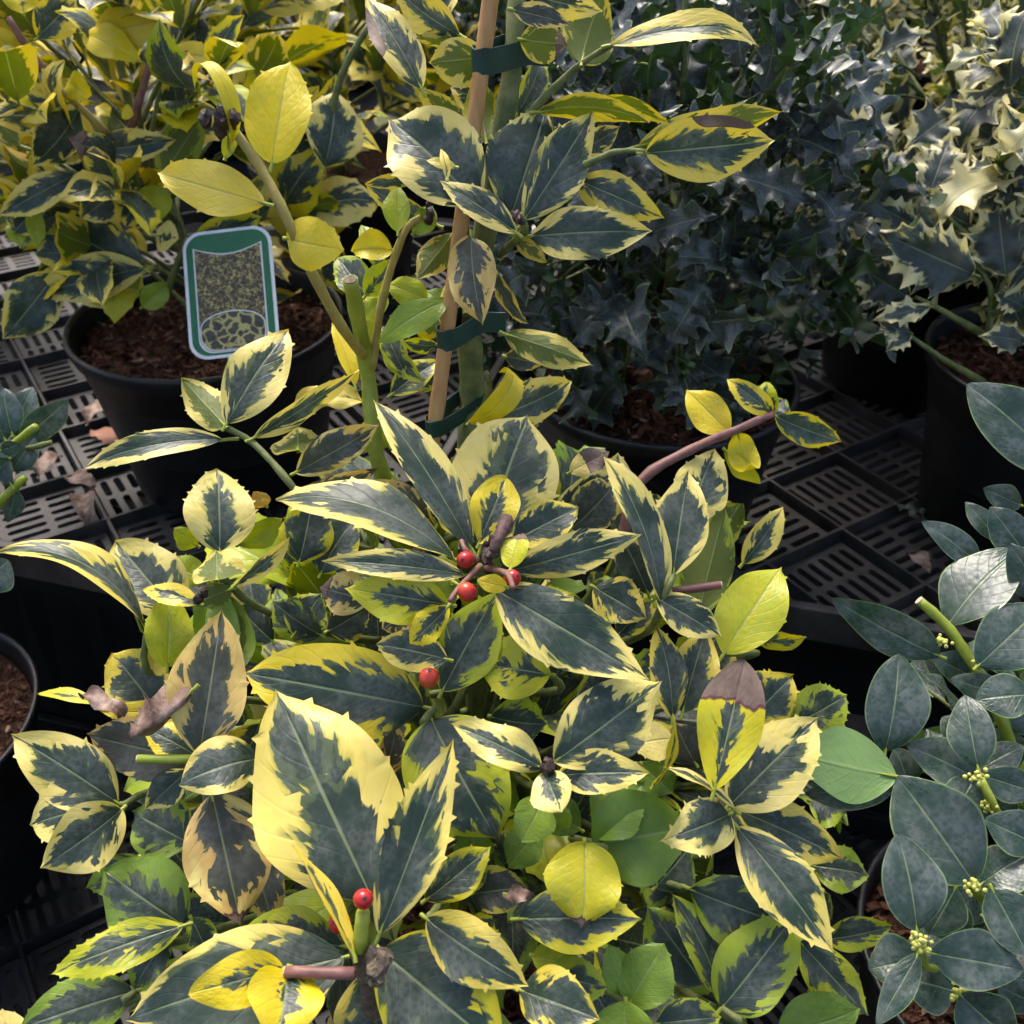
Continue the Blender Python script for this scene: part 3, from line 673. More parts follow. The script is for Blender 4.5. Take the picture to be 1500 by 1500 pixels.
# --- lime shoots left of the cane
ml(583,340, 582,272, 40, 0, M=1, G=.70, roll=0); ml(606,342, 634,302, 34, 0, M=1, G=.78, bend=.8)
ml(574,366, 516,368, 50, 0, M=1, G=.44, bend=.5, fold=.5, roll=20); ml(626,438, 569,416, 46, -.5, M=1, G=.62, cup=.15, shape='round')
ml(537,432, 496,378, 54, 1, M=.3, G=.72, shape='round'); ml(535,434, 572,380, 40, .5, M=.75, G=.68)
ml(655,440, 555,502, 48, -1, M=1, G=.80, bend=.5, roll=20); ml(660,462, 625,425, 40, 1, M=1, G=.88)
ml(592,545, 560,478, 38, 1, M=.3, G=.66); ml(573,578, 644,528, 44, 2, M=.42, G=.55); ml(600,565, 650,552, 30, 3, M=.35, G=.5)
ml(566,432, 532,470, 36, 1, M=1, G=.62, shape='round', cup=.12); ml(520,565, 487,475, 28, 1, M=1, G=.38, roll=40)
ml(562,505, 620,560, 34, 3, M=.4, G=.6); ml(650,478, 600,478, 38, 3, M=.45, G=.4, flip=True); ml(640,505, 590,500, 24, 2, M=.25, G=.6)
ml(545,455, 525,520, 30, 2, M=1, G=.6); ml(556,395, 530,330, 34, 5, M=.6, G=.7); ml(560,650, 500,630, 34, 3, M=.9, G=.7, bend=.9); ml(570,655, 540,615, 36, 3, M=1, G=.75)
# --- tall yellow shoot
YS = dict(M=1.0, nsp=3)
ml(398,240, 424,93, 96, -5, -4, G=.42, roll=-8, fold=.22, shape='round', bend=.2, **YS)
ml(388,298, 234,254, 76, -6, -5, G=.20, roll=4, fold=.08, **YS)
ml(420,350, 502,366, 78, -6, -7, G=.34, cup=.10, bend=.5, shape='round', roll=0, **YS)
ml(336,218, 286,132, 24, -5, -5, G=.46, bend=1.5, tc=.9, roll=35, **YS)
ml(330,232, 340,190, 22, -4, G=.6, bend=.6, **YS)
# --- left shoot over the labelled pot
ml(332,620, 420,486, 84, -3, 0, M=.50, G=.03, roll=0, fold=.1)
ml(330,624, 268,556, 62, -3, -1, M=.20, G=.06, flip=True, roll=5, shape='round')
ml(326,644, 124,686, 42, -3, -4, M=.34, G=.02, roll=30, bend=.5, nsp=5, pet=.11)
ml(372,642, 522,544, 33, -3, -1, M=.42, G=.02, roll=40, bend=.1)
ml(535,590, 428,592, 34, 1, M=.9, G=.12, bend=.6, roll=40, wave=.12)
ml(436,660, 436,626, 80, -3, -1, M=.4, G=.12, flip=True, shape='round', fold=.3, bend=.2, roll=0)
ml(434,692, 553,624, 58, -2.5, M=.30, G=.05, A=.42, roll=0)
ml(424,728, 553,686, 34, -3, M=.34, G=.05, A=.7, roll=25, B=.1)
ml(390,742, 372,720, 30, -1, M=1, G=.1, A=1)
# --- rosette with berries below the cane
ml(438,824, 456,736, 80, 0, M=.22, G=.5, roll=0); ml(470,840, 520,760, 70, 2, M=.15, G=.5)
ml(664,818, 410,732, 72, -4, -3, M=.22, G=.10, bend=.62, roll=46, tw=.5)
ml(632,756, 518,716, 74, 0, M=.30, G=.05, A=.62, roll=0)
ml(682,842, 476,822, 46, -5, -6, M=.32, G=.04, roll=10, bend=.3, fold=.2)
ml(658,886, 508,862, 78, -4, -5, M=.62, G=.56, roll=-5); ml(657,888, 602,942, 46, -5, M=.5, G=.42, roll=0, shape='obo')
ml(690,802, 549,588, 66, -4, -1, M=.20, G=.03, roll=18, fold=.3, bend=.25, nsp=2)
ml(705,800, 772,611, 158, -1, 3, M=.30, G=.05, roll=0, fold=.06, shape='round', nsp=2)
ml(702,796, 742,699, 72, -5, -4, M=.66, G=.36, roll=0, shape='obo', nsp=0, fold=.12)
ml(752,792, 846,744, 68, -5, -4, M=.22, G=.22, roll=0, shape='round')
ml(748,836, 936,784, 62, -4, -4, M=.30, G=.05, roll=12, bend=.3)
ml(724,862, 945,992, 104, -5, -9, M=.22, G=.04, roll=0, fold=.12, bend=.25)
ml(648,1012, 728,868, 90, 0, M=.36, G=.62, roll=0)
ml(742,860, 699,850, 28, -6.5, M=1, G=.36, nsp=0, shape='round'); ml(748,832, 764,782, 40, -7, M=1, G=.55, B=.22, nsp=0, shape='round', bend=.4)
ml(640,770, 655,712, 44, 0, M=.45, G=.1); ml(672,785, 650,735, 40, -1, M=.45, G=.3)
ml(812,748, 908,688, 46, -2, M=.34, G=.04, roll=20); ml(836,775, 902,705, 72, -1, M=.2, G=.15, A=.25)
ml(835,692, 892,662, 40, 0, M=1, G=.05, B=.6); ml(890,760, 905,665, 60, 1, M=.7, G=.03)
ml(968,884, 884,668, 52, -3, -1, M=.34, G=.06, roll=38, tw=.7, fold=.3); ml(950,870, 905,778, 58, -1, M=.10, G=.2, flip=False, A=.2)
ml(986,842, 1008,692, 86, -4, -2, M=.25, G=.05, roll=0, fold=.12)
ml(1000,770, 1046,660, 82, 0, M=.36, G=.04, roll=0); ml(975,760, 915,735, 56, 1, M=.3, G=.2)
ml(1022,905, 1062,745, 78, 0, M=.1, G=.7, flip=True); ml(1040,800, 1088,738, 60, 1, M=.25, G=.6, flip=True); ml(1040,770, 1070,735, 40, 2, M=.6, G=.3)
ml(1088,826, 1146,744, 46, 0, M=.62, G=.14, roll=15); ml(1060,958, 1144,832, 96, -2, M=1, G=.58, roll=0, fold=.1)
ml(1104,930, 1180,934, 28, 2, M=.6, G=.5, roll=40); ml(962,876, 1056,932, 58, -3, M=.30, G=.05, roll=0)
ml(985,1052, 962,920, 54, 0, M=.25, G=.25, roll=25); ml(1000,1044, 1034,922, 72, 0, M=.2, G=.22)
ml(870,860, 945,905, 70, -1, M=.12, G=.2); ml(870,905, 940,850, 66, 1, M=.15, G=.5); ml(905,930, 955,880, 50, 1, M=.2, G=.5)
ml(895,960, 850,900, 50, 2, M=.2, G=.6); ml(780,900, 850,880, 60, 2, M=.2, G=.6); ml(800,930, 850,900, 50, 2, M=.1, G=.7)
ml(870,972, 784,934, 46, -2, M=.45, G=.06); ml(806,988, 700,972, 98, -1, M=.74, G=.56, roll=0)
ml(656,966, 552,944, 62, -2, M=.2, G=.15, roll=10)
# --- right yellow shoot
ml(1068,634, 1006,572, 58, -1, G=.36, roll=0, fold=.2, M=1, nsp=1); ml(1080,632, 1097,680, 44, -2, -3, M=1, G=.45, bend=-1.25, tc=-.9, roll=0, nsp=0, shape='round')
ml(1062,660, 1114,708, 30, -1, M=1, G=.54, roll=30, nsp=0); ml(1132,606, 1066,556, 38, -1.5, M=.55, G=.34, bend=.7, roll=10)
ml(1130,606, 1122,560, 40, -1, M=.4, G=.62, bend=.8, fold=.6); ml(1136,610, 1231,646, 48, -2, M=.24, G=.42, roll=10, bend=.35); ml(1128,604, 1150,585, 40, 1, M=.1, G=.8)
# --- left side
ml(322,808, 318,690, 100, -3, -1, M=.46, G=.02, roll=0, fold=.06, shape='round', nsp=5)
ml(318,850, 316,806, 76, -5, -3, M=.2, G=.12, flip=True, shape='round', fold=.25, roll=0, nsp=1)
ml(350,798, 412,760, 42, 0, M=1, G=.66); ml(290,800, 256,774, 34, 0, M=1, G=.62); ml(300,850, 245,822, 50, 0, M=1, G=.68)
ml(346,856, 424,788, 27, -4, M=.6, G=.04, roll=35); ml(258,900, 172,796, 104, -1, M=.44, G=.03, roll=0, shape='round')
ml(212,926, 2,808, 46, -2, -4, M=.26, G=.14, roll=52, bend=.85, tw=.5)
ml(292,884, 210,864, 34, -4, M=.6, G=.28, roll=25); ml(245,978, 246,868, 68, -2, M=1, G=.60, roll=0, shape='round')
ml(340,862, 282,886, 40, -4, M=.1, G=.8, flip=True); ml(350,985, 318,862, 62, -1, M=.2, G=.8, flip=True); ml(320,860, 345,990, 46, -2, M=.9, G=.88)
ml(292,1106, 324,898, 112, -4, -2, M=.32, G=.04, A=.62, roll=6, fold=.1, bend=.2, nsp=2)
ml(228,1036, 166,958, 92, 1, M=.42, G=.3, roll=0, shape='round'); ml(146,1032, 56,1016, 20, 1, M=.9, G=.5, roll=40)
ml(174,1177, 20,1078, 98, -2, -3, M=.34, G=.04, roll=0, nsp=1, fold=.1); ml(178,1186, 62,1270, 98, -3, -6, M=.42, G=.06, roll=0, nsp=1, fold=.22)
ml(178,1176, 46,1208, 108, 1, M=.34, G=.04, roll=0); ml(296,1112, 130,1076, 92, 0, M=.06, G=.05, A=.85, roll=0)
ml(292,1110, 212,1066, 56, -1.5, M=.3, G=.38, roll=0); ml(276,1128, 214,1184, 50, -2, M=.14, G=.05, roll=10)
ml(378,1112, 262,1150, 84, -2, -4, M=.14, G=.06, roll=10, bend=.6, nsp=0); ml(380,1060, 345,1130, 80, 0, M=.15, G=.2)
ml(310,1162, 352,1352, 128, -3, -5, M=.34, G=.05, A=.72, B=.08, roll=0, fold=.06, bend=.2, nsp=2)
ml(278,1235, 196,1190, 98, 0, M=.36, G=.82, roll=0); ml(214,1262, 128,1300, 62, 0, M=.4, G=.80); ml(270,1356, 156,1276, 122, -1, M=.50, G=.86, roll=0, shape='round')
ml(268,1356, 78,1426, 66, -2.5, -4, M=.46, G=.58, roll=15, nsp=7); ml(250,1370, 196,1452, 56, 0, M=.10, G=.8); ml(196,1452, 30,1506, 92, -1, -3, M=.32, G=.84, roll=0)
ml(280,1345, 305,1400, 46, -1, M=.3, G=.75); ml(60,1540, -40,1490, 60, -3, M=.8, G=.03); ml(290,1290, 250,1240, 60, 3, M=.2, G=.8)
ml(375,1250, 400,1350, 70, 2, M=.2, G=.3, A=.8); ml(470,930, 400,880, 60, 3, M=.1, G=.7); ml(480,925, 540,890, 60, 2, M=.1, G=.5, A=.3); ml(430,930, 470,870, 66, 2, M=.2, G=.6)
ml(400,940, 350,890, 60, 3, M=.2, G=.7); ml(600,900, 560,920, 50, 2, M=.3, G=.05, A=.7); ml(540,880, 470,860, 66, -1, M=.4, G=.05, A=.6, B=.2)
# --- large lower rosette
ml(548,1322, 408,1018, 212, -2, 3, M=.30, G=.12, roll=0, fold=.07, bend=.2, nsp=3, sp=.04)
ml(556,1368, 661,1090, 92, -5, -2, M=.24, G=.11, roll=10, fold=.25, nsp=8, sp=.09)
ml(518,1396, 427,1238, 26, -5, M=.75, G=.25, roll=62, B=1.2, bend=.15, nsp=0)
ml(622,1036, 362,986, 140, 1, 1, M=.24, G=.36, roll=0, fold=.08, nsp=3)
ml(632,1054, 727,1226, 158, 0, -2, M=.26, G=.6, roll=0, shape='round', nsp=2)
ml(796,1126, 664,1062, 62, -4, M=.46, G=.06, roll=15, wave=.06); ml(812,1116, 966,1000, 114, -4, -2, M=.30, G=.05, roll=0, fold=.1)
ml(816,1136, 948,1132, 66, -3, -4, M=.42, G=.1, roll=0, bend=.4); ml(798,1130, 822,1188, 66, -5, -7, M=.5, G=.03, roll=0, shape='obo')
ml(796,1172, 764,1232, 64, -1, M=1, G=.80, shape='round', roll=0); ml(800,1180, 832,1215, 44, -.5, M=1, G=.82); ml(790,1215, 745,1270, 60, 2, M=1, G=.9)
ml(868,1238, 1005,1212, 140, 0, M=1, G=.92, roll=0, shape='round', nsp=3); ml(874,1228, 942,1148, 84, 0, M=1, G=.92); ml(850,1215, 780,1165, 60, 3, M=1, G=.95)
ml(856,1236, 852,1358, 116, -2, -4, M=1, G=.50, B=.10, roll=0, nsp=3, sp=.04)
ml(1046,1158, 1091,966, 96, -6, -4, M=.74, G=.50, B=.36, roll=0, nsp=0, shape='obo', fold=.08, bend=.15)
ml(1066,1182, 1196,1054, 112, -3, -2, M=.34, G=.03, roll=0, fold=.1, nsp=5); ml(1088,1062, 1160,990, 86, 1, M=.28, G=.35); ml(1158,1064, 1240,1018, 80, 1, M=.36, G=.72, nsp=6)
ml(1070,1192, 972,1230, 82, -4, -7, M=.46, G=.03, roll=-15, wave=.1, nsp=6, sp=.09); ml(1078,1186, 974,1124, 14, -5, M=.6, G=.05, roll=65)
ml(1080,1186, 1232,1256, 80, -2, M=.26, G=.18, roll=0); ml(1080,1212, 1218,1392, 92, -4, -7, M=.30, G=.10, roll=0, fold=.14, nsp=3)
ml(1010,1302, 1170,1360, 100, -1, M=.3, G=.74, roll=0); ml(1056,1478, 1160,1345, 110, -2, M=.34, G=.72, roll=0, shape='round')
ml(1058,1462, 985,1310, 56, -1, M=.25, G=.68, roll=30); ml(1030,1440, 950,1330, 96, 1, M=.15, G=.75); ml(1000,1300, 930,1270, 70, 2, M=.1, G=.8); ml(960,1300, 1010,1240, 70, 2, M=.05, G=.8)
ml(1000,1420, 1060,1360, 80, 2, M=.1, G=.75); ml(760,1346, 936,1346, 96, -1, -2, M=.2, G=.5, roll=0); ml(625,1346, 770,1442, 90, -3, -5, M=.26, G=.18, roll=0, fold=.15)
ml(624,1318, 716,1242, 66, 0, M=.32, G=.52, roll=0, nsp=1); ml(650,1300, 715,1250, 60, 2, M=.05, G=.6, flip=True)
ml(922,1470, 972,1384, 84, -1, M=1, G=.88, shape='round', roll=0); ml(916,1458, 892,1384, 52, -.5, M=1, G=.86); ml(760,1450, 876,1492, 90, -2, -4, M=.3, G=.26, roll=0)
ml(800,1424, 890,1446, 70, 0, M=.4, G=.7); ml(780,1400, 840,1410, 50, 0, M=1, G=.66); ml(916,1466, 918,1540, 88, -1.5, M=1, G=.88); ml(880,1500, 850,1560, 80, 0, M=.2, G=.8)
ml(505,1402, 190,1492, 160, -2, -3, M=.2, G=.08, roll=0, fold=.1, bend=.3, nsp=2); ml(502,1386, 356,1362, 96, 0, M=.34, G=.6, roll=0, nsp=0)
ml(560,1394, 735,1540, 172, -2, -5, M=.24, G=.5, roll=0, fold=.1, nsp=2); ml(540,1420, 560,1560, 110, 1, M=.3, G=.15)
ml(418,1418, 276,1456, 76, -6, -8, M=.78, G=.40, roll=0, nsp=0, bend=.35, shape='round'); ml(422,1420, 405,1530, 118, -6, -9, M=.74, G=.40, roll=0, nsp=0, fold=.35)
ml(1170,1378, 1270,1486, 70, 0, M=.3, G=.6); ml(1208,1376, 1306,1356, 48, 1, M=.45, G=.64, roll=10); ml(1190,1268, 1272,1282, 68, 1, M=.3, G=.75); ml(1186,1172, 1240,1190, 66, 2, M=.3, G=.72)
ml(1140,1510, 1256,1478, 88, 0, M=1, G=.9); ml(960,1500, 1056,1490, 60, -1, M=.3, G=.65); ml(1180,1330, 1215,1310, 60, 2, M=.2, G=.75); ml(1110,1330, 1205,1400, 80, 3, M=.1, G=.75)
ml(986,1082, 922,1092, 56, 0, M=1, G=.04); ml(958,1150, 986,1048, 14, -1, M=.8, G=.45, roll=68, bend=.5); ml(1020,1120, 990,1060, 60, 2, M=.1, G=.2, A=.8); ml(940,1120, 985,1160, 70, 3, M=1, G=.92)
ml(560,1140, 580,1060, 44, 3, M=.3, G=.05, A=.9); ml(720,1050, 800,1060, 80, 2, M=.1, G=.75); ml(830,1080, 900,1020, 70, 3, M=.3, G=.6); ml(690,1310, 770,1300, 70, 3, M=.1, G=.6, A=.4); ml(700,1260, 690,1210, 60, 3, M=1, G=.9)
ml(740,1130, 690,1090, 60, 4, M=.2, G=.7); ml(1060,1080, 1120,1040, 60, 3, M=.15, G=.4); ml(1110,1160, 1140,1215, 70, 2, M=1, G=.75); ml(1130,1230, 1170,1200, 60, 3, M=.2, G=.8)
# dead curled brown leaf and shrivelled tip on the left
def dead(root, dfun, bx, by, tx, ty, w, db, dt, mat, **k):
    o = hleaf(root, dfun, mat, bx, by, tx, ty, w, db, dt, **k); return o
dl = dead(main, d_main, 284,1010, 186,1082, 66, -6, -5, M_dead, bend=.6, fold=-.75, roll=-25, wave=.14, nsp=4, sp=.22, cup=.25); dl['label'] = 'curled dry brown leaf end'
dead(main, d_main, 182,1052, 116,1018, 26, -3, -3, M_dead, bend=.9, roll=30, wave=.15); ml(290,1045, 150,1042, 40, 0, M=1, G=.35)
dead(main, d_main, 740,1310, 778,1312, 26, -1, -1, M_dead, bend=.8, wave=.15)

# --- stems and shoots of the front plant
def mp(x, y, dd=0.0): return P(x, y, d_main(x, y)+dd*0.01)
def mtube(name, pts, r0, r1, mat, sides=8): return tube(name, [mp(*p) for p in pts], r0, r1, mat, main, sides)
soil_c = Vector((mc[0], mc[1], zs))
st_top = [soil_c+Vector((0, 0, -0.01)), soil_c.lerp(mp(688, 700, 3), 0.5)+Vector((0.005, 0, 0)), mp(688,700,3), mp(692,590,2), mp(690,490,1.5), mp(712,330,1.5), mp(740,170,1.5), mp(752,80,1.5), mp(760,-60,1.5)]
tube('stem', st_top, 0.0105, 0.0048, M_stem, main, 10, 5)
hub = soil_c + Vector((0, 0, 0.10))
def shoot(pts, r0=0.0032, r1=0.0019, mat=None, frm=0.4):
    q = mp(*pts[0]); s0 = soil_c.lerp(mp(688, 700, 3), frm)
    return tube('branch', [s0, s0.lerp(q, 0.55)+Vector((0, 0, -0.02))] + [mp(*p) for p in pts], r0, r1, mat or M_stem, main, 7, 4)
shoot([(705,900,2), (703,828,-4.2)], frm=.75); shoot([(560,1480,3), (535,1430,-2), (522,1392,-4.5)], 0.006, 0.0035, M_wood, frm=.2); shoot([(800,1160,1), (803,1122,-4)], frm=.5)
shoot([(1010,1260,2), (1060,1196,-3), (1078,1188,-4)], frm=.4); shoot([(260,1150,2), (178,1180,-2)], frm=.45); shoot([(330,1120,1), (296,1112,-3.5)], frm=.5)
shoot([(480,780,3), (428,712,-2.5), (372,650,-3), (326,624,-3)], frm=.9); shoot([(400,900,2), (330,850,-4), (318,812,-3.5)], frm=.7); shoot([(940,930,1), (975,868,-3.5), (986,842,-4)], frm=.7)
shoot([(620,1060,1), (638,1036,0)], frm=.6); shoot([(900,800,3), (938,706,0), (1010,660,-1), (1078,630,-2), (1134,606,-1.8)], 0.005, 0.0024, M_red, frm=.85)
shoot([(240,1000,2), (214,930,-1.5)], frm=.55); shoot([(880,1240,0), (862,1238,-1.5)], frm=.35); shoot([(1000,1300,0)], frm=.3); shoot([(1070,1490,-1), (1058,1476,-2)], frm=.15); shoot([(260,1380,0), (270,1356,-1.5)], frm=.25)
shoot([(640,1330,0), (625,1344,-2)], frm=.25); shoot([(920,1475,-1)], frm=.15); shoot([(820,1010,3), (806,988,-1)], frm=.65); shoot([(1100,960,3), (1062,958,-1)], frm=.6); shoot([(210,1460,0), (198,1452,-1)], frm=.15)
mtube('branch', [(740,210,1.5), (800,140,1), (856,90,0), (898,66,-1)], 0.0027, 0.0014, M_stem); mtube('branch', [(725,300,1.5), (860,240,-1), (905,222,-1), (946,222,-2)], 0.0027, 0.0014, M_stem)
mtube('branch', [(735,370,1.5), (768,338,-3), (762,318,-3)], 0.0028, 0.0018, M_stem); mtube('branch', [(690,640,1.5), (716,575,0), (712,545,-1)], 0.003, 0.0016, M_stem)
# lime cut stem with its two shoots
cs = tube('cut_stem', [soil_c.lerp(mp(688,700,3), .9)+Vector((-.02, 0, 0)), mp(562,700,2), mp(540,560,0), mp(525,470,-1.5), mp(513,410,-2.5)], 0.0058, 0.0046, M_lime, main, 10, 4); cs['label'] = 'thick lime green stem cut flat at its end'
mtube('shoot', [(532,520,-1), (500,478,-4.5), (455,395,-6), (420,320,-6), (378,240,-5), (322,165,-5)], 0.0034, 0.0027, M_gtwig)
mtube('shoot', [(545,540,-.3), (560,440,-.5), (590,345,0), (616,318,0)], 0.0028, 0.0021, M_gtwig)
def stub(a, b, r, mat):
    mtube('twig_stub', [a, b], r, r*0.95, mat); pa, pb = mp(*a), mp(*b); d = (pb-pa).normalized()
    vs, fs = tube_data([pb-d*0.0002, pb+d*0.0006], r*0.85, 8); add('cut_end', mesh('cut_end', vs, fs, M_cut, False), main)
stub((985,866,-3), (1056,857,-4.5), 0.0026, M_red); stub((285,1112,-4), (202,1112,-5.5), 0.0027, M_lime); stub((520,1426,-5), (418,1424,-6.5), 0.0031, M_red)
pb = mp(513,410,-2.5); d = (mp(513,410,-2.5)-mp(525,470,-1.5)).normalized(); vs, fs = tube_data([pb-d*.0002, pb+d*.0007], 0.0042, 10); add('cut_end', mesh('cut_end', vs, fs, M_wood, False), main)
# woody knots and withered buds
def knot(name, x, y, dd, sz, mat, seed, n=7, el=1.3):
    rng = random.Random(seed); bm = bmesh.new(); c = mp(x, y, dd)
    for i in range(n):
        q = c + Vector((rng.gauss(0, 1), rng.gauss(0, 1), rng.gauss(0, 1)))*sz*0.55
        M = Matrix.Translation(q) @ Matrix.Rotation(rng.uniform(0, 6), 4, 'X') @ Matrix.Rotation(rng.uniform(0, 6), 4, 'Z') @ Matrix.Diagonal((rng.uniform(.5, 1)*sz, rng.uniform(.4, .7)*sz, rng.uniform(.8, el)*sz, 1))
        bmesh.ops.create_icosphere(bm, subdivisions=2, radius=1, matrix=M)
    for v in bm.verts: v.co += Vector((mnoise.noise(v.co*400), mnoise.noise(v.co*400+Vector((9, 0, 0))), mnoise.noise(v.co*400+Vector((0, 9, 0)))))*sz*0.3
    return bm_obj(name, bm, mat, main)
knot('woody_knot', 550,1418,-5, .0052, M_wood, 1, 11); knot('withered_bud', 328,172,-5.6, .0050, M_bud, 2, 11); knot('withered_bud', 722,805,-7, .0036, M_bud, 3, 8, 1.8)
knot('withered_bud', 756,318,-4, .0030, M_bud, 4, 6); knot('withered_bud', 800,1120,-5.5, .0030, M_bud, 6, 6); knot('withered_bud', 300,870,-5, .0034, M_bud, 7, 6); knot('withered_bud', 625,312,0, .0038, M_bud, 8, 7)
wp = smooth_path([mp(744,757,-8), mp(738,772,-8.2), mp(731,788,-8), mp(721,808,-7.4)], 5); wr = [0.0012, .0030, .0041, .0044, .0043, .0040, .0041, .0036, .0039, .0034, .0036, .0031, .0033, .0028, .0024, .002]
vs, fs = tube_data(wp, wr, 12, True, 0, .10, random.Random(4)); add('withered_shoot', mesh('withered_shoot', vs, fs, M_dry), main)
for pts in ([(702,830,-5), (672,862,-6), (658,882,-6)], [(712,832,-5), (742,840,-7), (752,862,-8)], [(700,822,-5), (682,806,-6), (676,792,-6)]): mtube('berry_stalk', pts, 0.0019, 0.0014, M_red, 6)
# berries with their dark end scars
def berry(x, y, dd, rpx, spin):
    c = mp(x, y, dd); r = rpx*(c-CAM).dot(CF)/FPX; bm = bmesh.new(); bmesh.ops.create_uvsphere(bm, u_segments=20, v_segments=14, radius=r)
    for v in bm.verts: v.co.z *= 1.08; v.co.x *= 1+0.02*math.sin(v.co.z*900)
    me = bpy.data.meshes.new('berry'); bm.to_mesh(me); bm.free(); me.materials.append(M_berry); me.polygons.foreach_set('use_smooth', [True]*len(me.polygons))
    v = (CAM-c).normalized(); ax = (v + Vector(spin)).normalized()
    M = Matrix.Translation(c) @ ax.to_track_quat('Z', 'Y').to_matrix().to_4x4(); o = add('berry', me, main, M)
    bm = bmesh.new(); bmesh.ops.create_icosphere(bm, subdivisions=2, radius=r*0.22)
    for q in bm.verts: q.co.z *= .4; q.co *= 1+.3*mnoise.noise(q.co*900)
    s_ = bpy.data.meshes.new('scar'); bm.to_mesh(s_); bm.free(); s_.materials.append(M_bud)
    so_ = bpy.data.objects.new('scar', s_); col.objects.link(so_); so_.parent = o; so_.location = (0, 0, r*1.06)
    tube('berry_stalk', [c-ax*r*0.9, c-ax*r*2.2-UPZ*0.002], 0.0009, 0.0012, M_lime, main, 5, 2)
berry(682,820,-6, 13, (-.35, .1, -.1)); berry(684,867,-6, 14, (.5, .3, -.9)); berry(750,847,-6.5, 13, (.9, .2, .4)); berry(628,993,-2, 15, (.2, .6, 1.4)); berry(532,1317,-6, 15, (.15, 0, .05)); berry(498,1352,-4, 16, (-.4, .2, -.2))
tube('berry_stalk', [mp(532,1335,-5.5), mp(528,1392,-4.5)], 0.0034, 0.0040, M_lime, main, 8, 3)

# --- the inner foliage of the bush
def rej(p, t):
    for q in (p, t, (p+t)/2):
        x, y, d = proj(q)
        if -150 < x < 1650 and y < 1700:
            if y < 640: return True
            if y < 1700 and d < d_main(x, y)+0.012: return True
            if (x < 150 or x > 1250) and y < 1500: return True
            if x < 260 and 880 > y: return True
            if x > 1120 and y < 1010: return True
            if (x < 40+ (y-1300)*.2) and y > 1250: return True
            if y < 760 and (x < 420 or x > 1050): return True
    return False
def c_inner(r, p, t):
    k = r.random(); return (1.0 if k < .25 else r.uniform(.08, .35), r.uniform(.5, .95), 0, r.uniform(.3, .8) if r.random() < .12 else 0)
shrub(main, mc, zs, (-0.03, 0.50, 0.10), (0.27, 0.25, 0.23), 'gold', 44, 8, 0.055, 0.085, c_inner, 77, 0.006, M_stem, reject=rej)

# ------------------------------------------------------------------ cane and ties
def dcane(y): return d_main(700, y)*0.01
cane_pts = [P(723,-40,.578), P(722,0,.582), P(686,280,.612), P(660,450,.645), P(640,610,.682), P(630,690,.695)]
dirc = (cane_pts[-1]-cane_pts[1]).normalized(); end = cane_pts[-1] + dirc*((zs-0.02-cane_pts[-1].z)/dirc.z)
a_, b_ = cane_pts[0] - dirc*0.12, end; pp = [a_.lerp(b_, i/60) for i in range(61)]
rad = [0.0049*(1.10 if i % 17 == 8 else 1.0) for i in range(61)]
vs, fs = tube_data([p-b_ for p in pp], rad, 14)
cane = add('bamboo_cane', mesh('bamboo_cane', vs, fs, M_bamboo), None, Matrix.Translation(b_)); setp(cane, 'slender tan bamboo cane tied to the stem of the front golden holly', 'cane')
def cane_at(y):
    best = min(pp, key=lambda p: abs(proj(p)[1]-y)); return best
stem_path = smooth_path(st_top, 12)
def tie(y, hgt, label, tail=True):
    c = cane_at(y); s_ = min(stem_path, key=lambda p: abs(p.z-c.z)); mid = (c+s_)/2; dv = (s_-c); dv.z = 0; l = dv.length; dv.normalize(); pr = Vector((-dv.y, dv.x, 0))
    ra, rb = 0.0058, 0.0085; loop = []
    for k in range(15): a = math.pi/2+math.pi*k/14; loop.append(c + dv*math.cos(a)*ra + pr*math.sin(a)*ra)
    s2 = c + dv*l
    for k in range(15): a = -math.pi/2+math.pi*k/14; loop.append(s2 + dv*math.cos(a)*rb + pr*math.sin(a)*rb)
    vs, fs = [], []; n = len(loop); rng = random.Random(int(y))
    for i, p in enumerate(loop):
        o_ = (p-mid); o_.z = 0; o_.normalize(); tl = 0.0006*math.sin(i*.7)
        for q, z in ((0, -hgt/2), (.0007, -hgt/2), (.0007, hgt/2), (0, hgt/2)): vs.append(p+o_*q+UPZ*(z+tl)-mid)
    for i in range(n):
        j = (i+1) % n
        for k in range(4): k2 = (k+1) % 4; fs.append((i*4+k, j*4+k, j*4+k2, i*4+k2))
    if tail:
        o0 = len(vs); p0 = s2+dv*rb-mid; pv = (CAM-mid).normalized(); pv.z = 0; pv.normalize()
        for i in range(6):
            q = s2 + CR*(0.002+i*0.0040) - mid + pv*(0.0092-0.0010*i)
            for w_, z in ((0, -hgt/2), (.0007, -hgt/2), (.0007, hgt/2), (0, hgt/2)): vs.append(q + pv*w_ + UPZ*(z+0.0008*math.sin(i)))
        for i in range(5):
            for k in range(4): k2 = (k+1) % 4; fs.append((o0+i*4+k, o0+i*4+k2, o0+(i+1)*4+k2, o0+(i+1)*4+k))
        fs.append((o0+20, o0+21, o0+22, o0+23))
    t = add('plant_tie', mesh('plant_tie', vs, fs, M_tie, False), None, Matrix.Translation(mid)); setp(t, label, 'tie', 'green tape ties on the cane')
tie(82, 0.0145, 'dark green tape tie round cane and stem, beside the topmost curled leaves')
tie(492, 0.0145, 'dark green tape tie round cane and stem, just under a hanging faded leaf')
tie(636, 0.0120, 'dark green tape tie low on the cane, above the rosette with red berries')

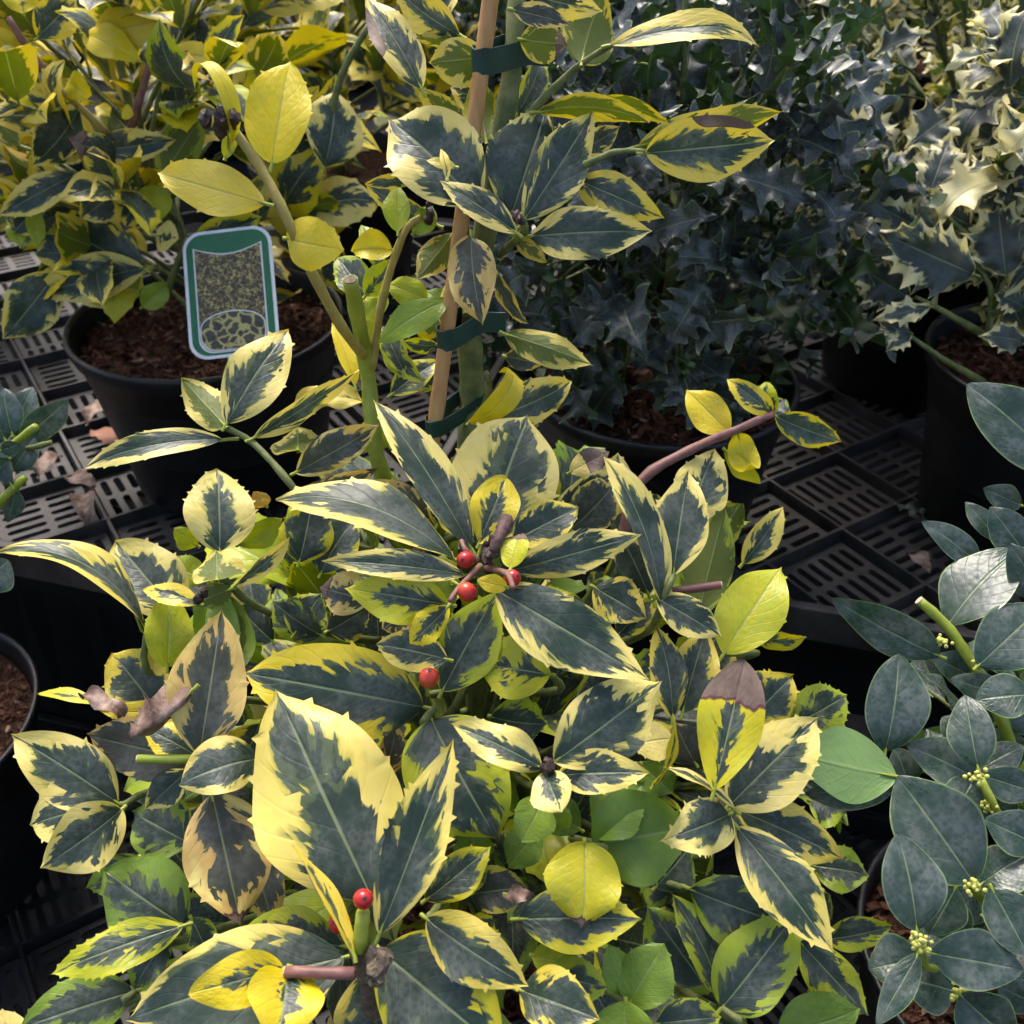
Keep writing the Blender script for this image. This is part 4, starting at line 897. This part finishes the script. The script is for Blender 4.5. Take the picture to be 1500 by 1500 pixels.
# ------------------------------------------------------------------ plain green shrub at the right, lower tier
rc = (0.435, 0.475)
rs, rz = potted('potted_green_shrub', 'plain dark green smooth-leaved shrub with yellow bud clusters beside the golden holly', 'potted plant', rc, Z_LOW, 0.24, 0.140)
R_TAB = [(550, .70), (750, .68), (900, .66), (1100, .62), (1300, .585), (1500, .56)]
def d_right(x, y): return lerp_tab(R_TAB, y)
def rl(*a, **k):
    g = dict(M=0.0, G=.5, nsp=0, pm=M_lime, pet=.05, wave=.015, shape='ov'); g.update(k); return hleaf(rs, d_right, M_plain, *a, **g)
for a in [(1378,962,1219,876,66,-2), (1436,828,1350,764,42,0), (1388,916,1492,806,92,-1), (1432,976,1530,885,92,-2), (1560,690,1416,562,98,-3), (1462,792,1414,735,32,1), (1505,815,1450,742,58,0), (1495,740,1440,715,40,2), (1540,880,1480,796,60,-3),
          (1297,1100,1316,957,90,-1), (1446,1004,1364,962,54,1), (1475,1022,1392,994,46,0), (1512,1018,1428,1026,66,-3), (1433,1126,1414,1018,66,-2), (1432,1142,1328,1092,68,0), (1427,1138,1396,1196,60,-1), (1426,1292,1314,1136,132,-3), (1343,1363,1314,1220,90,-4),
          (1524,1240,1442,1200,70,-3), (1440,1136,1522,1162,54,-2), (1430,1130,1500,1092,46,0), (1460,1060,1520,1020,60,1), (1452,1300,1508,1404,76,-3), (1436,1296,1510,1250,70,-2), (1362,1396,1497,1420,86,-3), (1352,1406,1272,1420,78,-2), (1346,1396,1284,1502,44,-4),
          (1398,1452,1318,1432,82,0), (1406,1456,1484,1524,86,-2), (1400,1300,1360,1370,70,2), (1400,1380,1380,1310,70,3), (1520,1470,1460,1440,50,0), (1440,1340,1480,1300,60,2), (1330,1150,1310,1095,50,3), (1480,1200,1440,1160,60,2), (1500,1340,1470,1280,56,1), (1400,1230,1380,1180,60,3),
          (1310,1150,1178,1162,56,1), (1460,900,1500,960,60,3), (1480,1130,1470,1060,60,3), (1560,1330,1500,1290,60,-1), (1560,990,1500,960,60,-1), (1420,1090,1380,1050,50,3)]:
    rl(*a, A=hand_rng.uniform(0, .1))
u_ = rl(1314,1138, 1163,1104, 106, -2, -3, flip=True, roll=0, fold=.04); u_['label'] = 'pale green underside of an upturned leaf'
def rp(x, y, dd=0.0): return P(x, y, d_right(x, y)+dd*0.01)
rsoil = Vector((rc[0], rc[1], rz-0.01))
def rshoot(pts, r0=.0034, r1=.0024, mat=None): 
    q = rp(*pts[0]); s0 = rsoil+Vector((0, 0, .03)); return tube('branch', [rsoil, s0.lerp(q, .5)+Vector((0, 0, .03))]+[rp(*p) for p in pts], r0, r1, mat or M_lime, rs, 8, 4)
rshoot([(1480,1090,2), (1446,1008,0), (1410,950,-1), (1385,915,-1.5), (1347,880,-2)], .0042, .0030, M_lime); rshoot([(1470,1210,0), (1436,1140,-2)], .003, .0024); rshoot([(1445,1320,0), (1426,1296,-3)], .003, .0024); rshoot([(1370,1420,0), (1346,1385,-3)], .003, .0022); rshoot([(1330,1180,3), (1312,1140,0)], .003, .002); rshoot([(1520,900,2), (1500,820,0), (1560,690,-2)], .004, .002); rshoot([(1400,1462,0)], .003, .002)
pb = rp(1347,880,-2); dv = (pb-rp(1385,915,-1.5)).normalized(); vs, fs = tube_data([pb, pb+dv*.0008], .0030, 10); add('cut_end', mesh('cut_end', vs, fs, M_cut, False), rs)
for i, (x, y, dd) in enumerate([(1380,940,-2.2), (1432,973,-1.5), (1432,1136,-3), (1428,1298,-4), (1342,1372,-5), (1352,1390,-4.5), (1448,1180,-1.5), (1402,1452,-1)]):
    rng = random.Random(i); bm = bmesh.new(); c = rp(x, y, dd)
    for q in range(15):
        v = Vector((rng.gauss(0, 1), rng.gauss(0, 1), rng.gauss(0, 1)))*.0020; bmesh.ops.create_icosphere(bm, subdivisions=2, radius=rng.uniform(.0010, .0015), matrix=Matrix.Translation(c+v))
    bm_obj('bud_cluster', bm, M_bline, rs)
def rej_r(p, t):
    for q in (p, t):
        x, y, d = proj(q)
        if x < 1330 or y < 900 or d < d_right(x, y)+.015: return True
    return False
shrub(rs, rc, rz, (0.44, 0.47, 0.06), (0.20, 0.18, 0.20), 'plain', 26, 7, .05, .07, c_plain, 88, .005, M_stem, reject=rej_r)

# ------------------------------------------------------------------ small dark shrub in the pot at the lower left
lc_ = on_z(-185, 1060, -0.10); lcx = (lc_.x, lc_.y)
ls, lz = potted('potted_green_shrub', 'small dark green shrub in black pot beside the tray of brown leaves', 'potted plant', lcx, Z_LOW, 0.24, 0.158)
def d_left(x, y): return 0.80
def ll(*a, **k):
    g = dict(M=0.0, G=.5, nsp=0, pm=M_lime, pet=.05, wave=.02, A=0.0); g.update(k); return hleaf(ls, d_left, M_plain, *a, **g)
for a in [(18,636,5,568,46,0), (22,640,48,566,44,1), (30,645,100,585,46,0), (8,645,-30,590,50,0), (18,690,50,640,44,-1), (15,672,-22,700,40,-2), (18,712,-20,640,30,-2), (22,715,10,765,30,1), (0,660,30,650,24,-3), (-30,860,12,820,60,-4), (-60,900,-20,820,60,-4), (-80,760,-20,720,60,-2), (-80,640,-40,580,60,-2), (-120,700,-60,680,60,-2)]: ll(*a)
lsoil = Vector((lcx[0], lcx[1], lz-.01))
def lp(x, y, dd=0.0): return P(x, y, d_left(x, y)+dd*.01)
tube('stem', [lsoil, lp(-160,900,4), lp(-100,760,2), lp(-40,690,0), lp(16,650,0)], .006, .003, M_stem, ls, 8, 4); tube('branch', [lp(-40,780,1), lp(0,735,-1), lp(36,700,-2)], .004, .0028, M_lime, ls, 8, 4)
tube('branch', [lp(-10,675,0), lp(15,655,-1), lp(52,625,-3)], .0036, .003, M_lime, ls, 8, 4); tube('branch', [lp(20,660,0), lp(50,655,-1), lp(75,648,-1.5)], .0026, .002, M_stem, ls, 7, 3); tube('branch', [lp(-100,900,1), lp(-40,870,-4)], .003, .002, M_stem, ls, 7, 3)
def rej_l(p, t):
    for q in (p, t):
        x, y, d = proj(q)
        if x > -60: return True
    return False
shrub(ls, lcx, lz, (lcx[0]-.05, lcx[1], .12), (.2, .18, .2), 'plain', 20, 7, .05, .07, c_plain, 99, .005, M_stem, reject=rej_l)

# ------------------------------------------------------------------ hand-set leaves and shoots of the labelled holly
def d_g1(x, y): return lerp_tab([(0, .93), (200, .96), (400, 1.0), (500, 1.02)], y)
def gl(*a, **k): return hleaf(g1, d_g1, M_gold, *a, **k)
for a, k in [((140,50,232,30,66), dict(M=1, G=.33)), ((122,50,206,90,48), dict(M=1, G=.40)), ((238,84,326,82,38), dict(M=.85, G=.25)), ((100,150,8,152,58), dict(M=.7, G=.22, roll=0)), ((100,118,134,140,40), dict(M=1, G=.45, bend=1.0)),
             ((236,322,214,272,52), dict(M=1, G=.62)), ((285,352,382,318,52), dict(M=.45, G=.5)), ((212,392,54,430,70), dict(M=.38, G=.12)), ((182,440,104,430,40), dict(M=.45, G=.1, B=.15)), ((82,400,6,495,76), dict(M=.2, G=.06)), ((228,345,262,350,46), dict(M=.75, G=.05)),
             ((210,395,95,335,84), dict(M=.14, G=.3)), ((208,450,246,415,38), dict(M=1, G=.75)), ((175,445,203,392,30), dict(M=1, G=.7, flip=True)), ((115,160,50,240,70), dict(M=.2, G=.08)), ((126,225,256,205,52), dict(M=.3, G=.1)), ((112,255,0,315,50), dict(M=.25, G=.1)), ((190,268,118,320,66), dict(M=.3, G=.06)),
             ((238,260,300,165,60), dict(M=.4, G=.7, flip=True)), ((35,20,25,-20,50), dict(M=.8, G=.42)), ((20,340,50,310,50), dict(M=.3, G=.2)), ((475,245,490,135,85), dict(M=.3, G=.04)), ((30,110,-10,75,50), dict(M=.7, G=.05)), ((55,55,110,0,60), dict(M=.35, G=.35)), ((30,360,20,320,30), dict(M=1, G=.7)), ((55,360,48,300,26), dict(M=1, G=.68)), ((160,170,142,155,22), dict(M=1, G=.4)), ((178,162,196,168,22), dict(M=1, G=.4))]:
    gl(*a, **k)
def gp(x, y, dd=0.0): return P(x, y, d_g1(x, y)+dd*.01)
for pts, m in [([(215,300,3), (180,200,1), (176,188,0)], M_stem), ([(190,195,1), (215,110,-1), (230,64,-2)], M_red), ([(160,200,2), (110,150,0), (80,125,-1)], M_gtwig), ([(80,120,1), (40,70,0), (12,25,-1)], M_red), ([(240,440,2), (262,380,1), (275,350,0)], M_stem), ([(480,200,2), (500,110,1), (545,30,0)], M_stem)]:
    tube('branch', [gp(*p) for p in pts], .0040, .0026, m, g1, 7, 3)

def d_g3(x, y): return lerp_tab([(200, .95), (400, .93), (560, .95)], y)
def sl_(*a, **k):
    g = dict(shape='holly', wave=.09, pm=M_stem, M=.30, G=.25, hd=.28); g.update(k); return hleaf(g3, d_g3, M_silver, *a, **g)
for a, k in [((1427,402,1294,342,92,-2), dict(M=.22, roll=0)), ((1474,406,1462,302,84,-1), dict(roll=0, M=.24)), ((1332,436,1262,392,66,0), dict(M=.3)), ((1362,282,1390,204,60,-1), dict(M=.38, roll=0)), ((1362,450,1286,466,34,-1), dict(M=.5)), ((1480,330,1440,270,60,1), {}), ((1300,300,1370,250,70,2), {}), ((1420,262,1510,222,70,1), {}), ((1450,200,1400,150,60,0), {}), ((1390,170,1330,215,66,1), {}), ((1500,300,1540,240,60,0), {}), ((1500,500,1440,492,40,-1), {}), ((1340,330,1285,300,50,1), {}), ((1420,330,1370,300,60,1), {}), ((1500,450,1460,430,40,0), {}), ((1332,491,1288,470,34,-1), {}), ((1334,490,1300,512,26,-1), {})]: sl_(*a, **k)
def sp3(x, y, dd=0.0): return P(x, y, d_g3(x, y)+dd*.01)
for pts in ([(1445,505,3), (1452,450,2), (1440,400,1), (1350,310,0)], [(1452,460,2), (1500,420,1), (1400,330,0), (1340,262,0)], [(1440,490,3), (1380,455,0), (1340,435,0)], [(1455,450,2), (1475,405,0)], [(1440,560,3), (1380,525,0), (1330,490,-1)]):
    tube('branch', [sp3(*p) for p in pts], .0036, .0018, M_stem, g3, 7, 3)

# dark holly: the cane and stem that rise out of its top
root_h = Vector((0.155, 0.945, 0.17))
ca, cb = P(1018,-80,1.10), P(1018,40,1.13); dv = (cb-ca).normalized(); e_ = root_h + Vector((.03, .09, -.01)); 
vs, fs = tube_data([ca-e_, (ca.lerp(e_, .5))-e_, Vector((0, 0, 0))], .0062, 12); c2 = add('bamboo_cane', mesh('bamboo_cane', vs, fs, M_bamboo), None, Matrix.Translation(e_)); setp(c2, 'weathered bamboo cane rising out of the dark spiny holly', 'cane')
tube('stem', [root_h, root_h+Vector((.01, .06, .2)), P(1000,-80,1.12)], .008, .006, M_stem, g2, 9, 4)

# ------------------------------------------------------------------ picture label in the pot
n = N('label_photo'); ob = n.objco(); wv = n.new('ShaderNodeTexNoise'); wv.inputs['Scale'].default_value = 190; n.put(wv.inputs['Vector'], ob); va = n.new('ShaderNodeVectorMath', operation='MULTIPLY_ADD'); n.put(va.inputs[0], wv.outputs['Color']); va.inputs[1].default_value = (.009, .009, .009); n.put(va.inputs[2], ob); ob = va.outputs[0]; v1 = n.voro(ob, 230.0); v2 = n.voro(ob, 120.0, 'DISTANCE_TO_EDGE'); nn = n.noise(ob, 160.0, 5.0, 0.7)
v3 = n.voro(ob, 210.0, 'DISTANCE_TO_EDGE')
M_photo = n.out(n.bsdf(n.mix(n.mul(n.step(v3, .13, .03), n.step(nn, .38, .6)), n.ramp(nn, [(.3, (.012, .010, .006)), (.55, (.05, .038, .014)), (.75, (.14, .10, .03))]), (.40, .33, .085)), 0.3))
n = N('label_closeup'); ob = n.objco(); wv = n.new('ShaderNodeTexNoise'); wv.inputs['Scale'].default_value = 110; n.put(wv.inputs['Vector'], ob); va = n.new('ShaderNodeVectorMath', operation='MULTIPLY_ADD'); n.put(va.inputs[0], wv.outputs['Color']); va.inputs[1].default_value = (.007, .007, .007); n.put(va.inputs[2], ob); ob = va.outputs[0]; v2 = n.voro(ob, 95.0, 'DISTANCE_TO_EDGE'); nn = n.noise(ob, 120.0, 4.0, 0.6)
M_photo2 = n.out(n.bsdf(n.mix(n.mul(n.step(v2, .13, .06), n.step(nn, .3, .5)), n.ramp(nn, [(.35, (.01, .014, .01)), (.65, (.05, .055, .02))]), (.36, .31, .11)), 0.3))
M_white = simple('label_white', [(0.3, (0.55, 0.56, 0.57)), (0.7, (0.68, 0.69, 0.70))], 60, 0.35, 0.05, 0.0003)
M_green = simple('label_green', [(0.3, (0.008, 0.10, 0.036)), (0.7, (0.012, 0.13, 0.05))], 50, 0.35, 0.05, 0.0003)
def rrect(wd, ht, rad_, n_=6):
    pts = []
    for cx, cy, a0 in ((wd/2-rad_, ht/2-rad_, 0), (-wd/2+rad_, ht/2-rad_, 90), (-wd/2+rad_, -ht/2+rad_, 180), (wd/2-rad_, -ht/2+rad_, 270)):
        for k in range(n_+1): a = R(a0+90*k/n_); pts.append((cx+rad_*math.cos(a), cy+rad_*math.sin(a)))
    return pts
def plate(name, pts, z0, z1, mat, parent, M):
    n_ = len(pts); vs = [(x, y, z0) for x, y in pts]+[(x, y, z1) for x, y in pts]
    fs = [tuple(range(n_))[::-1], tuple(range(n_, 2*n_))]+[(i, (i+1) % n_, n_+(i+1) % n_, n_+i) for i in range(n_)]
    return add(name, mesh(name, vs, fs, mat, False), parent, M)
LD = 0.965; lb = P(338,428,LD); up_ = (P(330,330,LD+.02)-P(345,525,LD)).normalized(); rt = (P(404,420,LD)-P(270,440,LD)).normalized(); nz = rt.cross(up_).normalized(); rt = up_.cross(nz)
ML = Matrix.Identity(4)
for i in range(3): ML[i][0], ML[i][1], ML[i][2], ML[i][3] = rt[i], up_[i], nz[i], lb[i]
sc_ = LD/FPX; LW, LH = 132*sc_, 196*sc_
lab = empty('plant_label', lb-up_*(LH/2+.02), 'white and green plastic plant label with a photo of yellow foliage, standing in the pot', 'label')
plate('card', rrect(LW, LH, .018), -.0005, .0005, M_white, lab, ML); plate('green_border', rrect(LW*.925, LH*.95, .0155), .0005, .0008, M_green, lab, ML)
pw, ph_ = LW*.74, LH*.90
def arch(wd, y0, y1, sag, rad_=0.014): # photo field: dished upper edge, rounded foot
    pts = []
    for k in range(13): t = k/12; pts.append((wd/2-wd*t, y1 - sag*math.sin(math.pi*t)*1.0))
    for cx, a0 in ((-wd/2+rad_, 180), (wd/2-rad_, 270)):
        for k in range(7): a = R(a0+90*k/6); pts.append((cx+rad_*math.cos(a), y0+rad_+rad_*math.sin(a)))
    return pts
plate('photo_outline', arch(pw+.0028, -ph_/2-.0012, ph_*.40+.0014, .008), .0008, .0010, M_white, lab, ML); plate('photo', arch(pw, -ph_/2, ph_*.40, .008), .0010, .0012, M_photo, lab, ML)
def dome(wd, y0, y1, y2, rad_=.014):
    pts = []
    for k in range(15): a = math.pi*k/14; pts.append((wd/2*math.cos(a), y1+(y2-y1)*math.sin(a)))
    for cx, a0 in ((-wd/2+rad_, 180), (wd/2-rad_, 270)):
        for k in range(7): a = R(a0+90*k/6); pts.append((cx+rad_*math.cos(a), y0+rad_+rad_*math.sin(a)))
    return pts
plate('inset_outline', dome(pw-.001, -ph_/2+.0004, -ph_*.30, -ph_*.16), .0012, .0014, M_white, lab, ML); plate('inset_photo', dome(pw-.003, -ph_/2+.0012, -ph_*.30, -ph_*.16-.0012), .0014, .0016, M_photo2, lab, ML)
plate('stake', [(.008, -LH/2+.004), (-.008, -LH/2+.004), (-.003, -LH/2-.05), (.003, -LH/2-.05)], -.0012, -.0006, M_white, lab, ML)

# ------------------------------------------------------------------ fallen leaves on the trays
def fallen(x, y, x2, y2, wpx, mat, label, seed, z=0.004, **k):
    rng = random.Random(seed); b, t = on_z(x, y, z), on_z(x2, y2, z); L = (t-b).length; d = proj(b)[2]
    g = dict(nu=22, ns=4, bend=rng.uniform(.5, 1.0), tipcurl=rng.uniform(-.5, .6), fold=rng.uniform(.2, .6), cup=.05, twist=rng.uniform(-.8, .8), wave=.10, nspine=3, spine=.08, seed=seed, pet=.05, petmat=mat); g.update(k)
    me = leaf_mesh('fallen_leaf', L, wpx*d/FPX*1.2, mat, **g); zmin = min(v.co.z for v in me.vertices)
    o = add('fallen_leaf', me, None, frame(b-UPZ*(zmin+.002), t-b, UPZ)); setp(o, label, 'dead leaf', 'fallen leaves on the trays'); return o
fallen(128,622, 168,596, 30, M_dead, 'dark folded dead leaf on the slotted tray against the labelled pot', 1)
fallen(135,632, 186,655, 30, M_deadr, 'reddish brown dead leaf on the tray touching the labelled pot', 2, fold=.05, bend=.2)
fallen(56,698, 90,668, 32, M_dead, 'pale folded dead leaf on the tray beside the small dark shrub', 3)
fallen(98,702, 140,712, 28, M_dead, 'pale blurred dead leaf lying across the tray rib', 4)
fallen(126,728, 128,770, 32, M_dead, 'dark brown pointed dead leaf near the front rim of the tray', 5, twist=.1)
fallen(2,700, 16,712, 28, M_dead, 'small pink-brown dead leaf under the small dark shrub', 6)
fallen(1328,812, 1362,838, 24, M_dead, 'torn tan dead leaf on the tray by the plain green shrub', 7)
lf = fallen(1312,742, 1354,762, 20, M_dark, 'small spiny green leaf dropped on the tray', 8, z=.001, shape='holly', wave=.15, petmat=M_lime, bend=.2, fold=.1); lf.color = (0, .5, 0, 0)
